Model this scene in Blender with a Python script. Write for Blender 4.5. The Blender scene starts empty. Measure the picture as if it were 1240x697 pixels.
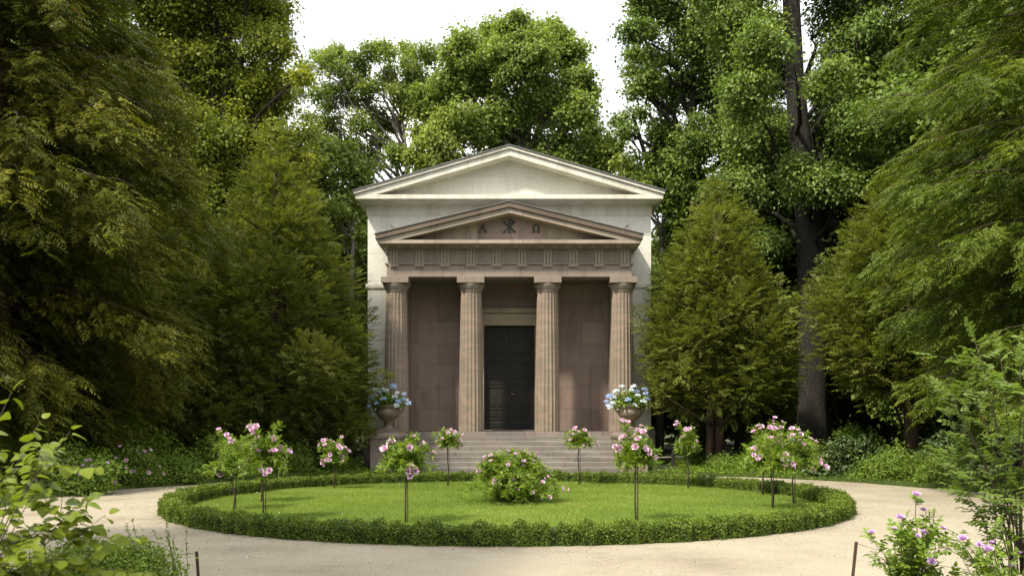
import bpy, math, numpy as np
from mathutils import Vector, Matrix
PI = math.pi
C = bpy.context.scene.collection
CX, EYE, FPX, HY = 0.095, 1.65, 1110.0, 510.0

def px(x, y, d):                      # a direction seen in the survey photo, at distance d -> world point
    s = FPX / d
    return Vector((CX + (x - 620) / s, d, EYE - (y - HY) / s))

# ------------------------------------------------------------------ materials
def newmat(name):
    m = bpy.data.materials.new(name); m.use_nodes = True
    nt = m.node_tree; nt.nodes.clear()
    out = nt.nodes.new('ShaderNodeOutputMaterial')
    return m, nt, out

def N(nt, t, **kw):
    n = nt.nodes.new(t)
    for k, v in kw.items():
        if k.startswith('i_'):
            n.inputs[k[2:].replace('_', ' ')].default_value = v
        else:
            setattr(n, k, v)
    return n

def ramp(nt, stops):
    r = nt.nodes.new('ShaderNodeValToRGB')
    e = r.color_ramp.elements
    while len(e) < len(stops): e.new(0.5)
    for q, (p, c) in zip(e, stops):
        q.position = p; q.color = (c[0], c[1], c[2], 1)
    return r

def leafmat(name, cols, trans=0.3, rough=0.55, tcol=(1.35, 1.4, 0.6), spec=0.2):
    m, nt, out = newmat(name)
    a = N(nt, 'ShaderNodeAttribute', attribute_name='tint')
    k = len(cols)
    r = ramp(nt, [(i / (k - 1), c) for i, c in enumerate(cols)])
    nt.links.new(a.outputs['Fac'], r.inputs[0])
    b = N(nt, 'ShaderNodeBsdfPrincipled'); b.inputs['Roughness'].default_value = rough
    b.inputs['Specular IOR Level'].default_value = spec
    nt.links.new(r.outputs[0], b.inputs['Base Color'])
    t = N(nt, 'ShaderNodeBsdfTranslucent')
    mm = N(nt, 'ShaderNodeVectorMath', operation='MULTIPLY'); mm.inputs[1].default_value = tcol
    nt.links.new(r.outputs[0], mm.inputs[0]); nt.links.new(mm.outputs[0], t.inputs[0])
    mx = N(nt, 'ShaderNodeMixShader'); mx.inputs[0].default_value = trans
    nt.links.new(b.outputs[0], mx.inputs[1]); nt.links.new(t.outputs[0], mx.inputs[2])
    nt.links.new(mx.outputs[0], out.inputs[0])
    return m

def noise_mat(name, stops, scale=4, detail=6, rough=0.8, bump=0.3, bscale=None, spec=0.3, bdist=0.02, metallic=0, stretch=None, extra=None):
    m, nt, out = newmat(name)
    tc = N(nt, 'ShaderNodeTexCoord'); v = tc.outputs['Object']
    if stretch:
        mp = N(nt, 'ShaderNodeMapping'); mp.inputs['Scale'].default_value = stretch
        nt.links.new(v, mp.inputs[0]); v = mp.outputs[0]
    n = N(nt, 'ShaderNodeTexNoise'); n.inputs['Scale'].default_value = scale; n.inputs['Detail'].default_value = detail
    n.inputs['Roughness'].default_value = 0.62
    nt.links.new(v, n.inputs[0])
    r = ramp(nt, stops); nt.links.new(n.outputs[0], r.inputs[0])
    col = r.outputs[0]
    if extra:
        n3 = N(nt, 'ShaderNodeTexNoise'); n3.inputs['Scale'].default_value = extra[0]; n3.inputs['Detail'].default_value = 8
        nt.links.new(v, n3.inputs[0])
        r3 = ramp(nt, [(extra[1], (0, 0, 0)), (extra[2], (1, 1, 1))]); nt.links.new(n3.outputs[0], r3.inputs[0])
        mx = N(nt, 'ShaderNodeMix', data_type='RGBA'); nt.links.new(r3.outputs[0], mx.inputs[0])
        nt.links.new(col, mx.inputs[6]); mx.inputs[7].default_value = (*extra[3], 1); col = mx.outputs[2]
    b = N(nt, 'ShaderNodeBsdfPrincipled'); b.inputs['Roughness'].default_value = rough
    b.inputs['Specular IOR Level'].default_value = spec; b.inputs['Metallic'].default_value = metallic
    nt.links.new(col, b.inputs['Base Color'])
    n2 = N(nt, 'ShaderNodeTexNoise'); n2.inputs['Scale'].default_value = bscale or scale * 6; n2.inputs['Detail'].default_value = 5
    nt.links.new(v, n2.inputs[0])
    bp = N(nt, 'ShaderNodeBump'); bp.inputs['Strength'].default_value = bump; bp.inputs['Distance'].default_value = bdist
    nt.links.new(n2.outputs[0], bp.inputs['Height']); nt.links.new(bp.outputs[0], b.inputs['Normal'])
    nt.links.new(b.outputs[0], out.inputs[0])
    return m

def ashlar(name, base, dark, light, joint, bw, bh, mortar=0.006, z0=0.0, stain=(0.1, 0.09, 0.07), stain_amt=0.5, vary=0.5, grain=60, pink_streak=None, x0=0.0, streak=False):
    """coursed stone: joints from a brick pattern laid on the wall, tone per block, weather stains"""
    m, nt, out = newmat(name)
    L = nt.links.new
    tc = N(nt, 'ShaderNodeTexCoord')
    sx = N(nt, 'ShaderNodeSeparateXYZ'); L(tc.outputs['Object'], sx.inputs[0])
    ad = N(nt, 'ShaderNodeMath', operation='ADD'); L(sx.outputs[0], ad.inputs[0]); L(sx.outputs[1], ad.inputs[1])
    ad1 = N(nt, 'ShaderNodeMath', operation='ADD'); L(ad.outputs[0], ad1.inputs[0]); ad1.inputs[1].default_value = x0 + 50 * bw
    ad2 = N(nt, 'ShaderNodeMath', operation='ADD'); L(sx.outputs[2], ad2.inputs[0]); ad2.inputs[1].default_value = 10 * bh - z0
    cb = N(nt, 'ShaderNodeCombineXYZ'); L(ad1.outputs[0], cb.inputs[0]); L(ad2.outputs[0], cb.inputs[1])
    br = N(nt, 'ShaderNodeTexBrick'); br.offset = 0.5
    br.inputs['Scale'].default_value = 1; br.inputs['Brick Width'].default_value = bw; br.inputs['Row Height'].default_value = bh
    br.inputs['Mortar Size'].default_value = mortar; br.inputs['Mortar Smooth'].default_value = 0.2; br.inputs['Bias'].default_value = 0
    br.inputs['Color1'].default_value = (0, 0, 0, 1); br.inputs['Color2'].default_value = (1, 1, 1, 1); br.inputs['Mortar'].default_value = (0.5, 0.5, 0.5, 1)
    L(cb.outputs[0], br.inputs[0])
    tone = ramp(nt, [(0.0, [base[i] * (1 - vary) + dark[i] * vary for i in range(3)]), (0.5, base), (1.0, [base[i] * (1 - vary) + light[i] * vary for i in range(3)])])
    L(br.outputs[0], tone.inputs[0])
    # grain
    g = N(nt, 'ShaderNodeTexNoise'); g.inputs['Scale'].default_value = grain; g.inputs['Detail'].default_value = 3; L(tc.outputs['Object'], g.inputs[0])
    gr = ramp(nt, [(0.3, (0.8, 0.8, 0.8)), (0.7, (1.15, 1.15, 1.15))]); L(g.outputs[0], gr.inputs[0])
    mg = N(nt, 'ShaderNodeMix', data_type='RGBA', blend_type='MULTIPLY'); mg.inputs[0].default_value = 0.8
    L(tone.outputs[0], mg.inputs[6]); L(gr.outputs[0], mg.inputs[7])
    col = mg.outputs[2]
    # stains: large cloudy marks, drawn out downwards
    mp = N(nt, 'ShaderNodeMapping'); mp.inputs['Scale'].default_value = (1.6, 1.6, 0.25 if streak else 0.8); L(tc.outputs['Object'], mp.inputs[0])
    s = N(nt, 'ShaderNodeTexNoise'); s.inputs['Scale'].default_value = 1.1; s.inputs['Detail'].default_value = 9; s.inputs['Roughness'].default_value = 0.68
    L(mp.outputs[0], s.inputs[0])
    sr = ramp(nt, [(0.42, (0, 0, 0)), (0.72, (stain_amt,) * 3)]); L(s.outputs[0], sr.inputs[0])
    ms = N(nt, 'ShaderNodeMix', data_type='RGBA'); L(sr.outputs[0], ms.inputs[0]); L(col, ms.inputs[6]); ms.inputs[7].default_value = (*stain, 1)
    col = ms.outputs[2]
    mq = N(nt, 'ShaderNodeMapping'); mq.inputs['Scale'].default_value = (3.2, 3.2, 0.42); L(tc.outputs['Object'], mq.inputs[0])
    q = N(nt, 'ShaderNodeTexNoise'); q.inputs['Scale'].default_value = 1.3; q.inputs['Detail'].default_value = 7; q.inputs['Roughness'].default_value = 0.65; L(mq.outputs[0], q.inputs[0])
    qr = ramp(nt, [(0.30, (0.62, 0.6, 0.56)), (0.47, (0.97, 0.97, 0.96)), (0.7, (1.06, 1.06, 1.05))]); L(q.outputs[0], qr.inputs[0])
    mq2 = N(nt, 'ShaderNodeMix', data_type='RGBA', blend_type='MULTIPLY'); mq2.inputs[0].default_value = 0.25 if base[0] > .5 else 0.75; L(col, mq2.inputs[6]); L(qr.outputs[0], mq2.inputs[7])
    col = mq2.outputs[2]
    if pink_streak:  # thin slanting bands of pinkish tone mixed over the stone colour
        w = N(nt, 'ShaderNodeTexNoise'); w.inputs['Scale'].default_value = 0.9; w.inputs['Detail'].default_value = 3; w.inputs['Distortion'].default_value = 1.2
        mp2 = N(nt, 'ShaderNodeMapping'); mp2.inputs['Rotation'].default_value = (0, 0.9, 0.2); mp2.inputs['Scale'].default_value = (0.5, 1, 2.4); L(tc.outputs['Object'], mp2.inputs[0]); L(mp2.outputs[0], w.inputs[0])
        wr = ramp(nt, [(0.47, (0, 0, 0)), (0.5, (0.28,) * 3), (0.53, (0.28,) * 3), (0.56, (0, 0, 0))]); L(w.outputs[0], wr.inputs[0])
        mv = N(nt, 'ShaderNodeMix', data_type='RGBA'); L(wr.outputs[0], mv.inputs[0]); L(col, mv.inputs[6]); mv.inputs[7].default_value = (*pink_streak, 1)
        col = mv.outputs[2]
    mj = N(nt, 'ShaderNodeMix', data_type='RGBA'); L(br.outputs['Fac'], mj.inputs[0]); L(col, mj.inputs[6]); mj.inputs[7].default_value = (*joint, 1)
    b = N(nt, 'ShaderNodeBsdfPrincipled'); b.inputs['Roughness'].default_value = 0.75; b.inputs['Specular IOR Level'].default_value = 0.3
    L(mj.outputs[2], b.inputs['Base Color'])
    hs = N(nt, 'ShaderNodeMath', operation='MULTIPLY_ADD'); L(br.outputs['Fac'], hs.inputs[0]); hs.inputs[1].default_value = -1; L(g.outputs[0], hs.inputs[2])
    bp = N(nt, 'ShaderNodeBump'); bp.inputs['Strength'].default_value = 0.35; bp.inputs['Distance'].default_value = 0.01
    L(hs.outputs[0], bp.inputs['Height']); L(bp.outputs[0], b.inputs['Normal'])
    L(b.outputs[0], out.inputs[0])
    return m

M = {}
M['white'] = ashlar('limestone', (0.645, 0.63, 0.56), (0.575, 0.56, 0.49), (0.69, 0.675, 0.61), (0.42, 0.4, 0.33), 1.55, 0.70, 0.005, 0.0, (0.5, 0.48, 0.4), 0.5, 0.7, 25, streak=True)
M['trimwhite'] = ashlar('limestone_trim', (0.61, 0.585, 0.51), (0.52, 0.5, 0.43), (0.65, 0.62, 0.555), (0.3, 0.28, 0.22), 1.6, 3.0, 0.006, 0.9, (0.33, 0.3, 0.22), 0.6, 0.5, 25, streak=True)
M['wall'] = ashlar('red_granite', (0.175, 0.130, 0.104), (0.135, 0.099, 0.080), (0.222, 0.170, 0.140), (0.09, 0.07, 0.06), 1.5, 0.80, 0.007, 1.30, (0.25, 0.17, 0.135), 0.6, 0.8, 90)
M['gran'] = ashlar('brown_granite', (0.238, 0.198, 0.162), (0.2, 0.165, 0.134), (0.285, 0.242, 0.2), (0.15, 0.12, 0.1), 2.67, 9.0, 0.008, 4.0, (0.15, 0.115, 0.09), 0.55, 0.6, 80, x0=1.335)
M['granblock'] = ashlar('granite_blocks', (0.20, 0.16, 0.132), (0.155, 0.12, 0.1), (0.27, 0.22, 0.18), (0.13, 0.1, 0.085), 1.4, 0.69, 0.008, 0, (0.14, 0.11, 0.09), 0.5, 0.8, 80)
M['tymp'] = ashlar('tympanum_slabs', (0.29, 0.232, 0.195), (0.2, 0.158, 0.133), (0.36, 0.325, 0.25), (0.2, 0.15, 0.125), 1.22, 9.0, 0.006, 4.0, (0.2, 0.145, 0.12), 0.6, 1.0, 60, x0=0.64)
M['rake'] = ashlar('cornice_stone', (0.31, 0.262, 0.21), (0.24, 0.195, 0.155), (0.36, 0.305, 0.25), (0.15, 0.12, 0.1), 1.5, 9.0, 0.01, 4.0, (0.2, 0.15, 0.115), 0.5, 0.7, 60)
M['sima'] = ashlar('gutter_stone', (0.12, 0.09, 0.068), (0.09, 0.068, 0.05), (0.16, 0.12, 0.09), (0.1, 0.08, 0.06), 1.5, 9.0, 0.01, 4.0, (0.13, 0.1, 0.08), 0.5, 0.7, 60)
M['col'] = ashlar('column_granite', (0.185, 0.150, 0.115), (0.18, 0.145, 0.11), (0.2, 0.162, 0.126), (0.2, 0.15, 0.1), 90, 90, 0.0, 0, (0.255, 0.215, 0.15), 0.7, 0.3, 70, pink_streak=(0.36, 0.23, 0.175), streak=True)
M['step'] = ashlar('step_stone', (0.175, 0.157, 0.138), (0.14, 0.125, 0.11), (0.215, 0.195, 0.172), (0.12, 0.1, 0.08), 1.35, 0.1625, 0.004, 0.081, (0.2, 0.16, 0.13), 0.45, 0.8, 60)
M['stylo'] = ashlar('dark_stylobate', (0.17, 0.145, 0.135), (0.13, 0.11, 0.1), (0.26, 0.21, 0.18), (0.1, 0.08, 0.07), 1.335, 0.3, 0.006, 0.1, (0.12, 0.1, 0.09), 0.4, 1.0, 60)
M['roofslate'] = noise_mat('roof_lead', [(0.3, (0.1, 0.1, 0.095)), (0.7, (0.17, 0.165, 0.155))], 3, 6, 0.6, 0.2)
M['door'] = noise_mat('bronze_door', [(0.3, (0.012, 0.011, 0.009)), (0.7, (0.028, 0.025, 0.02))], 9, 6, 0.6, 0.15, spec=0.2)
M['brass'] = noise_mat('brass_handle', [(0.3, (0.5, 0.45, 0.34)), (0.7, (0.6, 0.56, 0.44))], 9, 4, 0.3, 0.05, metallic=0.9)
M['lintel'] = noise_mat('door_surround_stone', [(0.3, (0.25, 0.21, 0.15)), (0.7, (0.34, 0.29, 0.21))], 3, 8, 0.7, 0.2)
M['letter'] = noise_mat('verdigris_bronze', [(0.3, (0.018, 0.024, 0.02)), (0.7, (0.035, 0.042, 0.034))], 14, 4, 0.55, 0.1)
M['urn'] = noise_mat('aged_bronze_urn', [(0.3, (0.10, 0.075, 0.05)), (0.7, (0.21, 0.165, 0.115))], 5, 7, 0.5, 0.15, spec=0.5)
M['soilpot'] = noise_mat('pot_soil', [(0.3, (0.03, 0.02, 0.015)), (0.7, (0.06, 0.045, 0.03))], 20, 4, 0.95, 0.4)
M['gravel'] = None
M['crumbs'] = leafmat('grit', [(.06, .045, .03), (.12, .095, .065), (.22, .19, .14), (.4, .36, .29)], 0.05)
M['bark'] = noise_mat('oak_bark', [(0.25, (0.010, 0.009, 0.007)), (0.5, (0.026, 0.022, 0.018)), (0.75, (0.06, 0.053, 0.045))], 5, 8, 0.95, 1.0, 14, bdist=0.08, stretch=(3.2, 3.2, 0.55))
M['barkdark'] = noise_mat('dark_bark', [(0.3, (0.014, 0.011, 0.009)), (0.7, (0.035, 0.029, 0.023))], 6, 6, 0.95, 0.7, 14, bdist=0.05, stretch=(3, 3, 0.5))
M['barkyew'] = noise_mat('yew_bark', [(0.3, (0.035, 0.022, 0.015)), (0.7, (0.10, 0.066, 0.046))], 6, 6, 0.9, 0.7, 16, bdist=0.04, stretch=(3, 3, 0.4))
M['barkgrey'] = noise_mat('grey_bark', [(0.3, (0.07, 0.06, 0.05)), (0.7, (0.19, 0.17, 0.145))], 6, 6, 0.9, 0.7, 16, bdist=0.04, stretch=(3, 3, 0.5))
M['cane'] = noise_mat('green_brown_cane', [(0.3, (0.05, 0.045, 0.02)), (0.7, (0.10, 0.09, 0.04))], 20, 4, 0.7, 0.2)
M['stem'] = noise_mat('brown_stem', [(0.3, (0.045, 0.032, 0.02)), (0.7, (0.10, 0.075, 0.05))], 30, 4, 0.85, 0.3)
M['iron'] = noise_mat('rusty_iron', [(0.3, (0.03, 0.018, 0.014)), (0.7, (0.085, 0.045, 0.032))], 30, 5, 0.75, 0.4)
M['wood'] = noise_mat('grey_wood', [(0.3, (0.11, 0.095, 0.075)), (0.7, (0.24, 0.21, 0.165))], 8, 6, 0.85, 0.4, stretch=(1, 4, 4))

M['maple'] = leafmat('maple_leaf', [(0.104, 0.153, 0.033), (0.157, 0.213, 0.045), (0.222, 0.278, 0.061), (0.301, 0.342, 0.084)], 0.36)
M['oak'] = leafmat('oak_leaf', [(0.076, 0.129, 0.034), (0.122, 0.18, 0.042), (0.18, 0.246, 0.056), (0.272, 0.318, 0.078)], 0.33)
M['locust'] = leafmat('pale_leaf', [(0.1, 0.146, 0.035), (0.151, 0.202, 0.045), (0.2, 0.251, 0.055), (0.267, 0.306, 0.075)], 0.4)
M['horn'] = leafmat('hornbeam_leaf', [(0.102, 0.136, 0.021), (0.157, 0.19, 0.027), (0.222, 0.251, 0.032), (0.312, 0.318, 0.042)], 0.33)
M['yew'] = leafmat('yew_needles', [(0.048, 0.064, 0.014), (0.091, 0.114, 0.021), (0.135, 0.157, 0.028), (0.2, 0.203, 0.048)], 0.34, 0.55)
M['conL'] = leafmat('hemlock_needles', [(0.117, 0.069, 0.013), (0.056, 0.069, 0.009), (0.094, 0.108, 0.012), (0.141, 0.144, 0.016), (0.236, 0.201, 0.025)], 0.32, 0.55)
M['conR'] = leafmat('cypress_sprays', [(0.062, 0.054, 0.014), (0.054, 0.088, 0.011), (0.093, 0.13, 0.016), (0.146, 0.183, 0.025), (0.208, 0.227, 0.036)], 0.36, 0.55)
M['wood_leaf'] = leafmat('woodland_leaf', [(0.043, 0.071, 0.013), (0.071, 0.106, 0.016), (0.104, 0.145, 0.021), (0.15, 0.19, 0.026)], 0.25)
M['shrub'] = leafmat('shrub_leaf', [(0.065, 0.111, 0.014), (0.105, 0.165, 0.018), (0.153, 0.231, 0.023), (0.218, 0.3, 0.034)], 0.28)
M['shrubbright'] = leafmat('bright_shrub_leaf', [(0.078, 0.139, 0.022), (0.127, 0.197, 0.029), (0.175, 0.247, 0.038), (0.246, 0.314, 0.054)], 0.3)
M['sapling'] = leafmat('sapling_leaf', [(0.081, 0.129, 0.027), (0.108, 0.161, 0.032), (0.135, 0.193, 0.041), (0.171, 0.23, 0.054)], 0.4)
M['laurel'] = leafmat('glossy_laurel_leaf', [(0.027, 0.052, 0.013), (0.042, 0.071, 0.017), (0.063, 0.098, 0.022), (0.09, 0.127, 0.032)], 0.12, 0.5, spec=0.35)
M['rose_leaf'] = leafmat('rose_leaf', [(0.083, 0.141, 0.02), (0.129, 0.198, 0.025), (0.18, 0.257, 0.035), (0.314, 0.332, 0.053)], 0.3, 0.42)
M['hedge_leaf'] = leafmat('box_leaf', [(0.048, 0.08, 0.011), (0.088, 0.136, 0.015), (0.14, 0.193, 0.023), (0.222, 0.269, 0.04)], 0.2, 0.4)
M['fgleaf'] = leafmat('broad_shrub_leaf', [(0.085, 0.12, 0.01), (0.116, 0.158, 0.013), (0.153, 0.192, 0.018), (0.194, 0.229, 0.024)], 0.38, 0.4)
M['grass'] = leafmat('lawn_blade', [(0.111, 0.161, 0.023), (0.149, 0.211, 0.031), (0.188, 0.254, 0.037), (0.274, 0.297, 0.081)], 0.3, 0.5)
M['wildgrass'] = leafmat('wild_grass_blade', [(0.055, 0.095, 0.02), (0.085, 0.13, 0.028), (0.12, 0.17, 0.04), (0.17, 0.2, 0.07)], 0.3, 0.5)
M['fern'] = leafmat('pale_fern', [(0.10, 0.15, 0.06), (0.14, 0.2, 0.08), (0.2, 0.26, 0.11)], 0.3)
M['pink'] = leafmat('pink_petal', [(0.551, 0.216, 0.45), (0.678, 0.365, 0.575), (0.784, 0.567, 0.7), (0.848, 0.837, 0.85)], 0.3, 0.6, (1.1, 0.9, 1.0), 0.2)
M['magenta'] = leafmat('magenta_petal', [(0.42, 0.05, 0.2), (0.58, 0.10, 0.30), (0.7, 0.25, 0.42)], 0.3, 0.6, (1.1, 0.8, 1.0), 0.2)
M['lilac'] = leafmat('lilac_petal', [(0.42, 0.26, 0.55), (0.55, 0.36, 0.62), (0.7, 0.52, 0.72)], 0.3, 0.6, (1.1, 0.9, 1.0), 0.2)
M['blue'] = leafmat('hydrangea_blue', [(0.24, 0.36, 0.68), (0.38, 0.5, 0.76), (0.56, 0.68, 0.82), (0.72, 0.78, 0.78)], 0.25, 0.6, (0.9, 1.0, 1.1), 0.2)
M['palebloom'] = leafmat('hydrangea_pale', [(0.56, 0.64, 0.58), (0.68, 0.74, 0.74), (0.72, 0.76, 0.80)], 0.25, 0.6, (0.9, 1.0, 1.1), 0.2)
M['litter'] = leafmat('fallen_petal', [(0.5, 0.42, 0.34), (0.6, 0.52, 0.44), (0.72, 0.62, 0.6)], 0.1)

def m_path():
    m, nt, out = newmat('sandy_gravel'); L = nt.links.new
    tc = N(nt, 'ShaderNodeTexCoord')
    a = N(nt, 'ShaderNodeTexNoise'); a.inputs['Scale'].default_value = 0.35; a.inputs['Detail'].default_value = 9; a.inputs['Roughness'].default_value = 0.7; L(tc.outputs['Object'], a.inputs[0])
    ra = ramp(nt, [(0.34, (0.19, 0.160, 0.115)), (0.47, (0.265, 0.230, 0.168)), (0.66, (0.32, 0.282, 0.21))]); L(a.outputs[0], ra.inputs[0])
    f = N(nt, 'ShaderNodeTexNoise'); f.inputs['Scale'].default_value = 45; f.inputs['Detail'].default_value = 4; f.inputs['Roughness'].default_value = 0.8; L(tc.outputs['Object'], f.inputs[0])
    rf = ramp(nt, [(0.3, (0.62, 0.62, 0.62)), (0.5, (1, 1, 1)), (0.72, (1.35, 1.33, 1.28))]); L(f.outputs[0], rf.inputs[0])
    mx = N(nt, 'ShaderNodeMix', data_type='RGBA', blend_type='MULTIPLY'); mx.inputs[0].default_value = 0.85
    L(ra.outputs[0], mx.inputs[6]); L(rf.outputs[0], mx.inputs[7])
    v = N(nt, 'ShaderNodeTexVoronoi'); v.inputs['Scale'].default_value = 26; L(tc.outputs['Object'], v.inputs[0])
    rv = ramp(nt, [(0.05, (1, 1, 1)), (0.11, (0, 0, 0))]); L(v.outputs['Distance'], rv.inputs[0])
    n3 = N(nt, 'ShaderNodeTexNoise'); n3.inputs['Scale'].default_value = 2.2; n3.inputs['Detail'].default_value = 4; L(tc.outputs['Object'], n3.inputs[0])
    r3 = ramp(nt, [(0.5, (0, 0, 0)), (0.7, (0.9, 0.9, 0.9))]); L(n3.outputs[0], r3.inputs[0])
    mu = N(nt, 'ShaderNodeMath', operation='MULTIPLY'); L(rv.outputs[0], mu.inputs[0]); L(r3.outputs[0], mu.inputs[1])
    mx2 = N(nt, 'ShaderNodeMix', data_type='RGBA'); L(mu.outputs[0], mx2.inputs[0]); L(mx.outputs[2], mx2.inputs[6]); mx2.inputs[7].default_value = (0.16, 0.12, 0.075, 1)
    b = N(nt, 'ShaderNodeBsdfPrincipled'); b.inputs['Roughness'].default_value = 0.95; b.inputs['Specular IOR Level'].default_value = 0.15
    L(mx2.outputs[2], b.inputs['Base Color'])
    bp = N(nt, 'ShaderNodeBump'); bp.inputs['Strength'].default_value = 0.6; bp.inputs['Distance'].default_value = 0.02
    L(f.outputs[0], bp.inputs['Height']); L(bp.outputs[0], b.inputs['Normal']); L(b.outputs[0], out.inputs[0])
    return m
M['gravel'] = m_path()
M['soil'] = noise_mat('woodland_soil', [(0.3, (0.022, 0.02, 0.011)), (0.5, (0.04, 0.05, 0.018)), (0.7, (0.07, 0.085, 0.028))], 1.2, 9, 0.95, 0.8, 20, bdist=0.05)
M['turf'] = noise_mat('turf_base', [(0.3, (0.085, 0.14, 0.025)), (0.5, (0.11, 0.18, 0.032)), (0.7, (0.135, 0.215, 0.04))], 0.8, 8, 0.95, 0.8, 40, bdist=0.03)
M['core'] = noise_mat('hedge_twigs', [(0.3, (0.02, 0.03, 0.01)), (0.7, (0.05, 0.07, 0.02))], 30, 4, 0.95, 0.8)

# ------------------------------------------------------------------ objects
def link(o, parent=None, loc=None, rz=0):
    C.objects.link(o)
    if parent is not None: o.parent = parent
    if loc is not None: o.location = loc
    if rz: o.rotation_euler = (0, 0, rz)
    return o

def tag(o, label=None, cat=None, group=None, kind=None):
    if label: o['label'] = label
    if cat: o['category'] = cat
    if group: o['group'] = group
    if kind: o['kind'] = kind
    return o

def thing(name, label, cat, loc=(0, 0, 0), group=None, rz=0):
    o = bpy.data.objects.new(name, None); o.empty_display_size = 0.2
    link(o, None, loc, rz)
    return tag(o, label, cat, group)

class MB:
    def __init__(s): s.v = []; s.f = []
    def add(s, vs, fs):
        b = len(s.v); s.v += [tuple(p) for p in vs]; s.f += [tuple(i + b for i in f) for f in fs]; return s
    def box(s, x0, x1, y0, y1, z0, z1):
        return s.add([(x0, y0, z0), (x1, y0, z0), (x1, y1, z0), (x0, y1, z0), (x0, y0, z1), (x1, y0, z1), (x1, y1, z1), (x0, y1, z1)],
                     [(0, 3, 2, 1), (4, 5, 6, 7), (0, 1, 5, 4), (1, 2, 6, 5), (2, 3, 7, 6), (3, 0, 4, 7)])
    def prism(s, poly, y0, y1):          # poly in (x,z), counter-clockwise seen from -y
        n = len(poly)
        vs = [(x, y0, z) for x, z in poly] + [(x, y1, z) for x, z in poly]
        fs = [tuple(range(n)), tuple(range(2 * n - 1, n - 1, -1))]
        for i in range(n): j = (i + 1) % n; fs.append((j, i, i + n, j + n))
        return s.add(vs, fs)
    def lathe(s, prof, seg=32, c=(0, 0, 0), cap=True):
        n = len(prof); vs = []; fs = []
        for k in range(seg):
            a = 2 * PI * k / seg
            for r, z in prof: vs.append((c[0] + r * math.cos(a), c[1] + r * math.sin(a), c[2] + z))
        for k in range(seg):
            q = (k + 1) % seg
            for i in range(n - 1): fs.append((k * n + i, q * n + i, q * n + i + 1, k * n + i + 1))
        if cap:
            fs.append(tuple(k * n for k in range(seg - 1, -1, -1))); fs.append(tuple(k * n + n - 1 for k in range(seg)))
        return s.add(vs, fs)
    def tube(s, pts, rad, sides=6):
        pts = [Vector(p) for p in pts]; n = len(pts)
        if not hasattr(rad, '__len__'): rad = [rad] * n
        vs = []; ref = Vector((0.13, 0.31, 0.94)).normalized()
        for i, p in enumerate(pts):
            t = (pts[min(i + 1, n - 1)] - pts[max(i - 1, 0)])
            t = t.normalized() if t.length > 1e-6 else Vector((0, 0, 1))
            u = t.cross(ref)
            if u.length < 0.05: u = t.cross(Vector((1, 0, 0)))
            u.normalize(); w = t.cross(u)
            for k in range(sides):
                a = 2 * PI * k / sides
                vs.append(p + (u * math.cos(a) + w * math.sin(a)) * rad[i])
        fs = []
        for i in range(n - 1):
            for k in range(sides):
                q = (k + 1) % sides
                fs.append((i * sides + k, i * sides + q, (i + 1) * sides + q, (i + 1) * sides + k))
        fs.append(tuple(range(sides))); fs.append(tuple((n - 1) * sides + k for k in range(sides - 1, -1, -1)))
        return s.add(vs, fs)
    def build(s, name, mat, parent=None, smooth=False, bevel=0, loc=None):
        me = bpy.data.meshes.new(name); me.from_pydata(s.v, [], s.f); me.update()
        if smooth: me.polygons.foreach_set('use_smooth', [True] * len(me.polygons))
        me.materials.append(mat)
        import bmesh
        bm = bmesh.new(); bm.from_mesh(me); bmesh.ops.recalc_face_normals(bm, faces=bm.faces); bm.to_mesh(me); bm.free()
        o = bpy.data.objects.new(name, me); link(o, parent, loc)
        if bevel:
            b = o.modifiers.new('edge', 'BEVEL'); b.width = bevel; b.segments = 2; b.limit_method = 'ANGLE'; b.angle_limit = math.radians(40)
        return o

def np_mesh(name, V, F, mat, tint=None):
    """V (n,3), F (m,k) faces all with k corners"""
    me = bpy.data.meshes.new(name)
    V = np.ascontiguousarray(V, dtype=np.float32); F = np.ascontiguousarray(F, dtype=np.int32)
    m, k = F.shape
    me.vertices.add(len(V)); me.vertices.foreach_set('co', V.ravel())
    me.loops.add(m * k); me.loops.foreach_set('vertex_index', F.ravel())
    me.polygons.add(m); me.polygons.foreach_set('loop_start', np.arange(0, m * k, k, dtype=np.int32))
    me.update(calc_edges=True)
    if tint is not None:
        a = me.attributes.new('tint', 'FLOAT', 'FACE'); a.data.foreach_set('value', np.clip(tint, 0.001, 0.999).astype(np.float32))
    me.materials.append(mat)
    return me

def np_obj(name, me, parent=None, loc=None):
    return link(bpy.data.objects.new(name, me), parent, loc)

def copy_tree(o, parent=None):
    c = o.copy(); C.objects.link(c); c.parent = parent
    for ch in [x for x in bpy.data.objects if x.parent == o]: copy_tree(ch, c)
    return c

# ------------------------------------------------------------------ leaves
def nrm(a): return a / np.maximum(np.linalg.norm(a, axis=-1, keepdims=True), 1e-9)

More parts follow.
